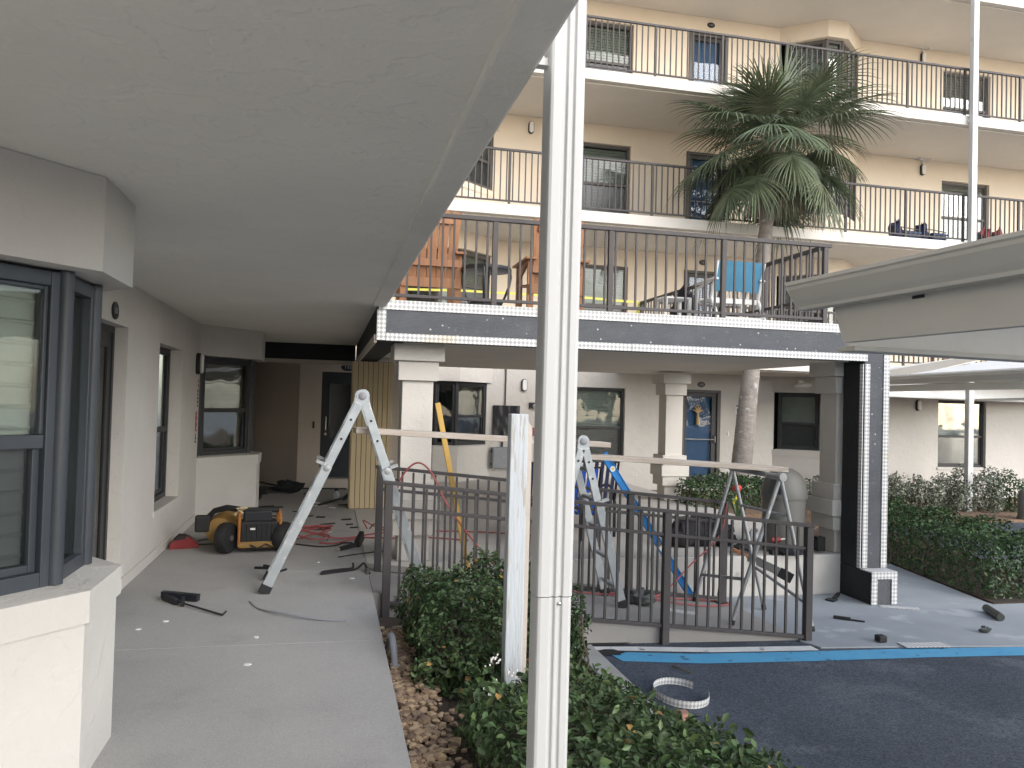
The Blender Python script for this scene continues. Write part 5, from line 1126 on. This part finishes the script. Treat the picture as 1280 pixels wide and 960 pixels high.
bush('low_shrub', 'dense low glossy green shrub spilling over the kerb in the foreground', 30000, low_df, (.5, 2.5, 1.9, 5.1), -.35, low_top, .047, 'leaf',
     rs(50, .8, 1.6, 2.2, 4.3, -.3, .0), skin=.11, rough=.09, seed=2, extra=('leaf_light', 2600), width=.52, dead=160)
for i, (x, y, z, lb) in enumerate(((.94,4.40,.16,'cluster of tiny white flowers low in the hedge left of the post'), (1.0,4.1,.17,'cluster of tiny white flowers before the white post foot'), (.80,3.72,.24,'cluster of tiny white flowers at the left side of the low shrub'))):
    o = thing('flower_cluster', (x,y,z), lb, 'flowers', 'white flower clusters')
    mb = MB()
    for k in range(16):
        c = V(x+random.gauss(0,.022), y+random.gauss(0,.02), z+random.gauss(0,.022)); mb.lathe([(.001,-.004), (.007,0), (.001,.004)], c, 5, (random.uniform(-1,1),-1,random.uniform(-.5,1)))
    mb.build('petals', 'petal', o, 0, 'stuff'); MB().tube([(x,y,z), (x+.01,y+.04,z-.08)], .003, 5).build('stalk', 'stem', o)
HX = lambda x, y: np.minimum(np.minimum((x-7.10)-.16*np.clip(y-7.4, 0, 3), 8.45+.16*np.clip(y-7.4, 0, 3)-x), np.minimum(y-7.38, 11.3-y))
bush('clipped_hedge', 'long clipped green hedge right of the papered pier', 34000, HX, (7.0, 9.3, 7.3, 11.4), -.42, lambda x, y: .21+.02*np.sin(x*6+y*5)+.02*np.sin(y*11), .05, 'leaf_dark', rs(50, 7.3, 8.8, 7.6, 10.9, -.42, .1), skin=.09, seed=3, extra=('leaf_light', 900))
bush('clipped_hedge', 'dark clipped hedge between the column and the palm trunk', 9000, rect_d(5.75, 7.9, 11.9, 12.9), (5.7, 8.0, 11.8, 13.0), -.05, lambda x, y: .42+.04*np.sin(x*5), .055, 'leaf_dark', rs(16, 5.9, 7.7, 12, 12.8, -.05, .3), skin=.10, seed=4, extra=('leaf_light', 300))
k = 0
for x, w_, h_, m_, lb in ((10.5,.9,.62,'leaf_grey','grey green leggy shrub nearest the pier under the facade'), (11.35,.8,.58,'leaf_grey','grey green leggy shrub second from the pier'), (12.1,.75,.60,'leaf_grey','grey green leggy shrub below the carport post'), (12.85,.8,.76,'leaf_grey','taller grey green shrub left of the dark shrub'), (13.7,.95,.68,'leaf_dark','rounded dark green shrub at the right edge'), (9.6,.9,.6,'leaf_grey','grey green shrub hidden mostly by the pier')):
    cx, cy = x+.5, 14.35
    df = lambda X, Y, cx=cx, cy=cy, w_=w_: w_*.62*(1-np.sqrt(((X-cx)/(w_*.62))**2+((Y-cy)/.55)**2)+.18*np.sin(X*13)*np.sin(Y*9))
    bush('shrub', lb, 3600, df, (cx-w_, cx+w_, 13.7, 15.0), -.40, (lambda X, Y, h_=h_, cx=cx: -.40+h_*1.05+.12*np.sin(X*11)*np.sin(Y*7)-.25*((X-cx)/.6)**2), .06, m_, rs(16, cx-w_*.4, cx+w_*.4, 14.0, 14.7, -.4, .2), skin=.16, rough=.12, seed=10+k, group='shrubs under the facade'); k += 1
o = thing('bromeliad', (5.85, 10.6, 0), 'red and yellow hanging flower with dark leaves behind the sawhorse', 'flower')
mb = MB(); mb.lathe([(.01,-.03), (.055,-.01), (.07,.03), (.05,.07), (.01,.08)], (5.80,10.6,.42), 10); mb.build('red_bloom', 'flower_red', o)
mb = MB()
for j in range(9): a = j*.9; mb.tube([(5.79,10.6,.34-j*.02), (5.79+.06*math.cos(a),10.6+.06*math.sin(a),.30-j*.022)], [.016,.004], 5)
mb.build('yellow_bloom', 'flower_yellow', o)
mb = MB()
for j in range(8):
    a = j*.8; c, s = math.cos(a), math.sin(a); mb.add([(5.85+c*.02-s*.02,10.62+s*.02+c*.02,.0), (5.85+c*.02+s*.02,10.62+s*.02-c*.02,.0), (5.85+c*.16+s*.02,10.62+s*.16-c*.02,.28), (5.85+c*.30,10.62+s*.30,.22), (5.85+c*.16-s*.02,10.62+s*.16+c*.02,.28)], [(0,1,2,4), (4,2,3)])
mb.build('leaves', 'leaf_dark', o); MB().tube([(5.85,10.62,0), (5.83,10.61,.3), (5.80,10.6,.44)], .012, 6).build('stalk', 'stem', o)

# trees added out of view behind the viewpoint, to shape the window reflections
tb = thing('added_tree_belt', (10, -46, -.45), 'belt of trees added behind the viewpoint for the window glass to mirror', 'trees'); tb['kind'] = 'stuff'
Pb = []; 
for k in range(26):
    cx_, cy_, r_ = -22+k*3.1+random.uniform(-.8,.8), -46+random.uniform(-3,3), random.uniform(1.5,2.4); h_ = random.uniform(1.8,3.2)
    q = RNG.normal(0, 1, (420, 3)); q /= np.linalg.norm(q, axis=1)[:, None]; q *= RNG.uniform(.55, 1, (420, 1))**.5
    Pb.append(np.stack([cx_+q[:,0]*r_, cy_+q[:,1]*r_, h_+q[:,2]*r_*.95], 1))
    MB().tube([(cx_,cy_,-.5), (cx_+.1,cy_,h_*.6), (cx_,cy_+.1,h_)], [.18,.13,.06], 7).build('trunk', 'bark', tb)
Pb = np.concatenate(Pb); leaves('crown', Pb, np.tile([0,0,1.], (len(Pb),1)), .75, 'leaf', tb, .6, .2, 1.2)
# palm
pm = thing('palm_tree', (7.45, 13.6, -.05), 'tall cabbage palm with a fan leaf crown growing behind the deck', 'palm tree')
pts = [(7.42,13.6,-.1), (7.50,13.6,.27), (7.62,13.6,1.6), (7.78,13.6,3.27), (7.93,13.6,5.0), (8.02,13.6,6.2), (8.06,13.6,6.55)]
sp = smooth(pts, 10); rad = []
for i, p in enumerate(sp):
    t = i/(len(sp)-1); rad.append(.225-.10*min(1, t*1.6)+.02*max(0,t-.8)*5+random.uniform(-.006,.006)+(.03 if i < 3 else 0))
MB().tube(sp, rad, 16).build('trunk', 'bark', pm)
CR = V(8.10, 13.6, 6.66)
boots = MB()
for k in range(34):
    a = k*2.4; z = -.75+k*.021; c, s = math.cos(a), math.sin(a); b = CR+V(c*.14, s*.14, z)
    boots.bar(b, b+V(c*.13, s*.13, .20), .06, .02, (-s, c, 0))
boots.build('leaf_boots', 'palm_dead', pm)
def frond(az, el, plen, R, m, seed, nseg=40, droop=1.0, name='frond'):
    """costapalmate fan leaf: arching petiole and drooping split segments"""
    rr = np.random.default_rng(seed); mb = MB(); h = V(math.cos(az), math.sin(az), 0)
    d = (h*math.cos(el)+V(0,0,math.sin(el))).normalized(); p = [CR+d*.10]
    for k in range(6):
        d = (d+V(0,0,-.09*droop)).normalized(); p.append(p[-1]+d*plen/6)
    mb.tube(p, [.020,.018,.016,.014,.012,.011,.010], 5)
    side = d.cross(V(0,0,1)); side = side.normalized() if side.length > .05 else V(-h.y,h.x,0)
    upv = side.cross(d).normalized(); base = p[-1]
    for k in range(nseg):
        t = -1+2*k/(nseg-1); an = t*1.95
        cst = base+d*(.22*R*(1-abs(t)))                        # along the costa
        v = (d*math.cos(an)+side*math.sin(an)-upv*.12*abs(math.sin(an))).normalized()
        L_ = R*(1.0-.34*abs(t)**1.6)*rr.uniform(.9,1.08); w = .019*R*rr.uniform(.85,1.1); q = cst.copy(); o0 = len(mb.v); nst = 6
        for s in range(nst+1):
            u = s/nst; ww = w*(.45+1.2*u*(1-u)*1.6)*(1-u**3)+.0015
            wd = v.cross(upv); wd = wd.normalized() if wd.length > .05 else side
            fold = upv*ww*.5
            mb.v += [tuple(q-wd*ww+fold), tuple(q), tuple(q+wd*ww+fold)]
            g = droop*(.05+.34*u*u)*rr.uniform(.8,1.3); v = (v+V(0,0,-g)+side*rr.normal(0,.03)).normalized(); q = q+v*L_/nst
        for s in range(nst):
            a = o0+s*3; mb.f += [(a,a+1,a+4,a+3), (a+1,a+2,a+5,a+4)]
    mb.smooth = True
    return mb.build(name, m, pm)
rf = np.random.default_rng(5); NF = 66
for k in range(NF):
    t = k/(NF-1); el = 1.22-1.97*t+rf.uniform(-.28,.28); pl = rf.choice([.55,.8,1.05,1.25])*rf.uniform(.9,1.1) if t > .22 else rf.uniform(.45,.75)
    frond(k*2.3999+rf.uniform(-.35,.35), el, pl, (.92+.12*math.sin(math.pi*t))*rf.uniform(.82,1.12), 'palm_leaf' if rf.uniform() > .18 else 'palm_leaf_dull', 100+k, int(rf.integers(32, 42)), (.55+.85*t)*rf.uniform(.75,1.35))
for j in range(10): frond(2*math.pi*j/10+.3, -.95+rf.uniform(-.25,.2), .55, .85, 'palm_dead', 300+j, 22, 1.6, 'dead_frond')
mb = MB()
for j in range(5):
    a = -.4+j*.35; c, s = math.cos(a), -abs(math.sin(a))-.2; b = CR+V(0,0,.1); L0 = [b]
    d = V(c, s*.4, .25).normalized()
    for q in range(9): d = (d+V(0,0,-.06+.02*j*.1)).normalized(); L0.append(L0[-1]+d*.16)
    mb.tube(L0, [.010-.0009*i for i in range(10)], 4)
    for q in range(3, 10):
        for e in (-1,1): mb.tube([L0[q], L0[q]+V(e*.04+c*.08, e*.05, -.10), L0[q]+V(e*.06+c*.13, e*.07, -.24)], [.004,.003,.001], 4)
mb.build('flower_stalk', 'palm_dead', pm)
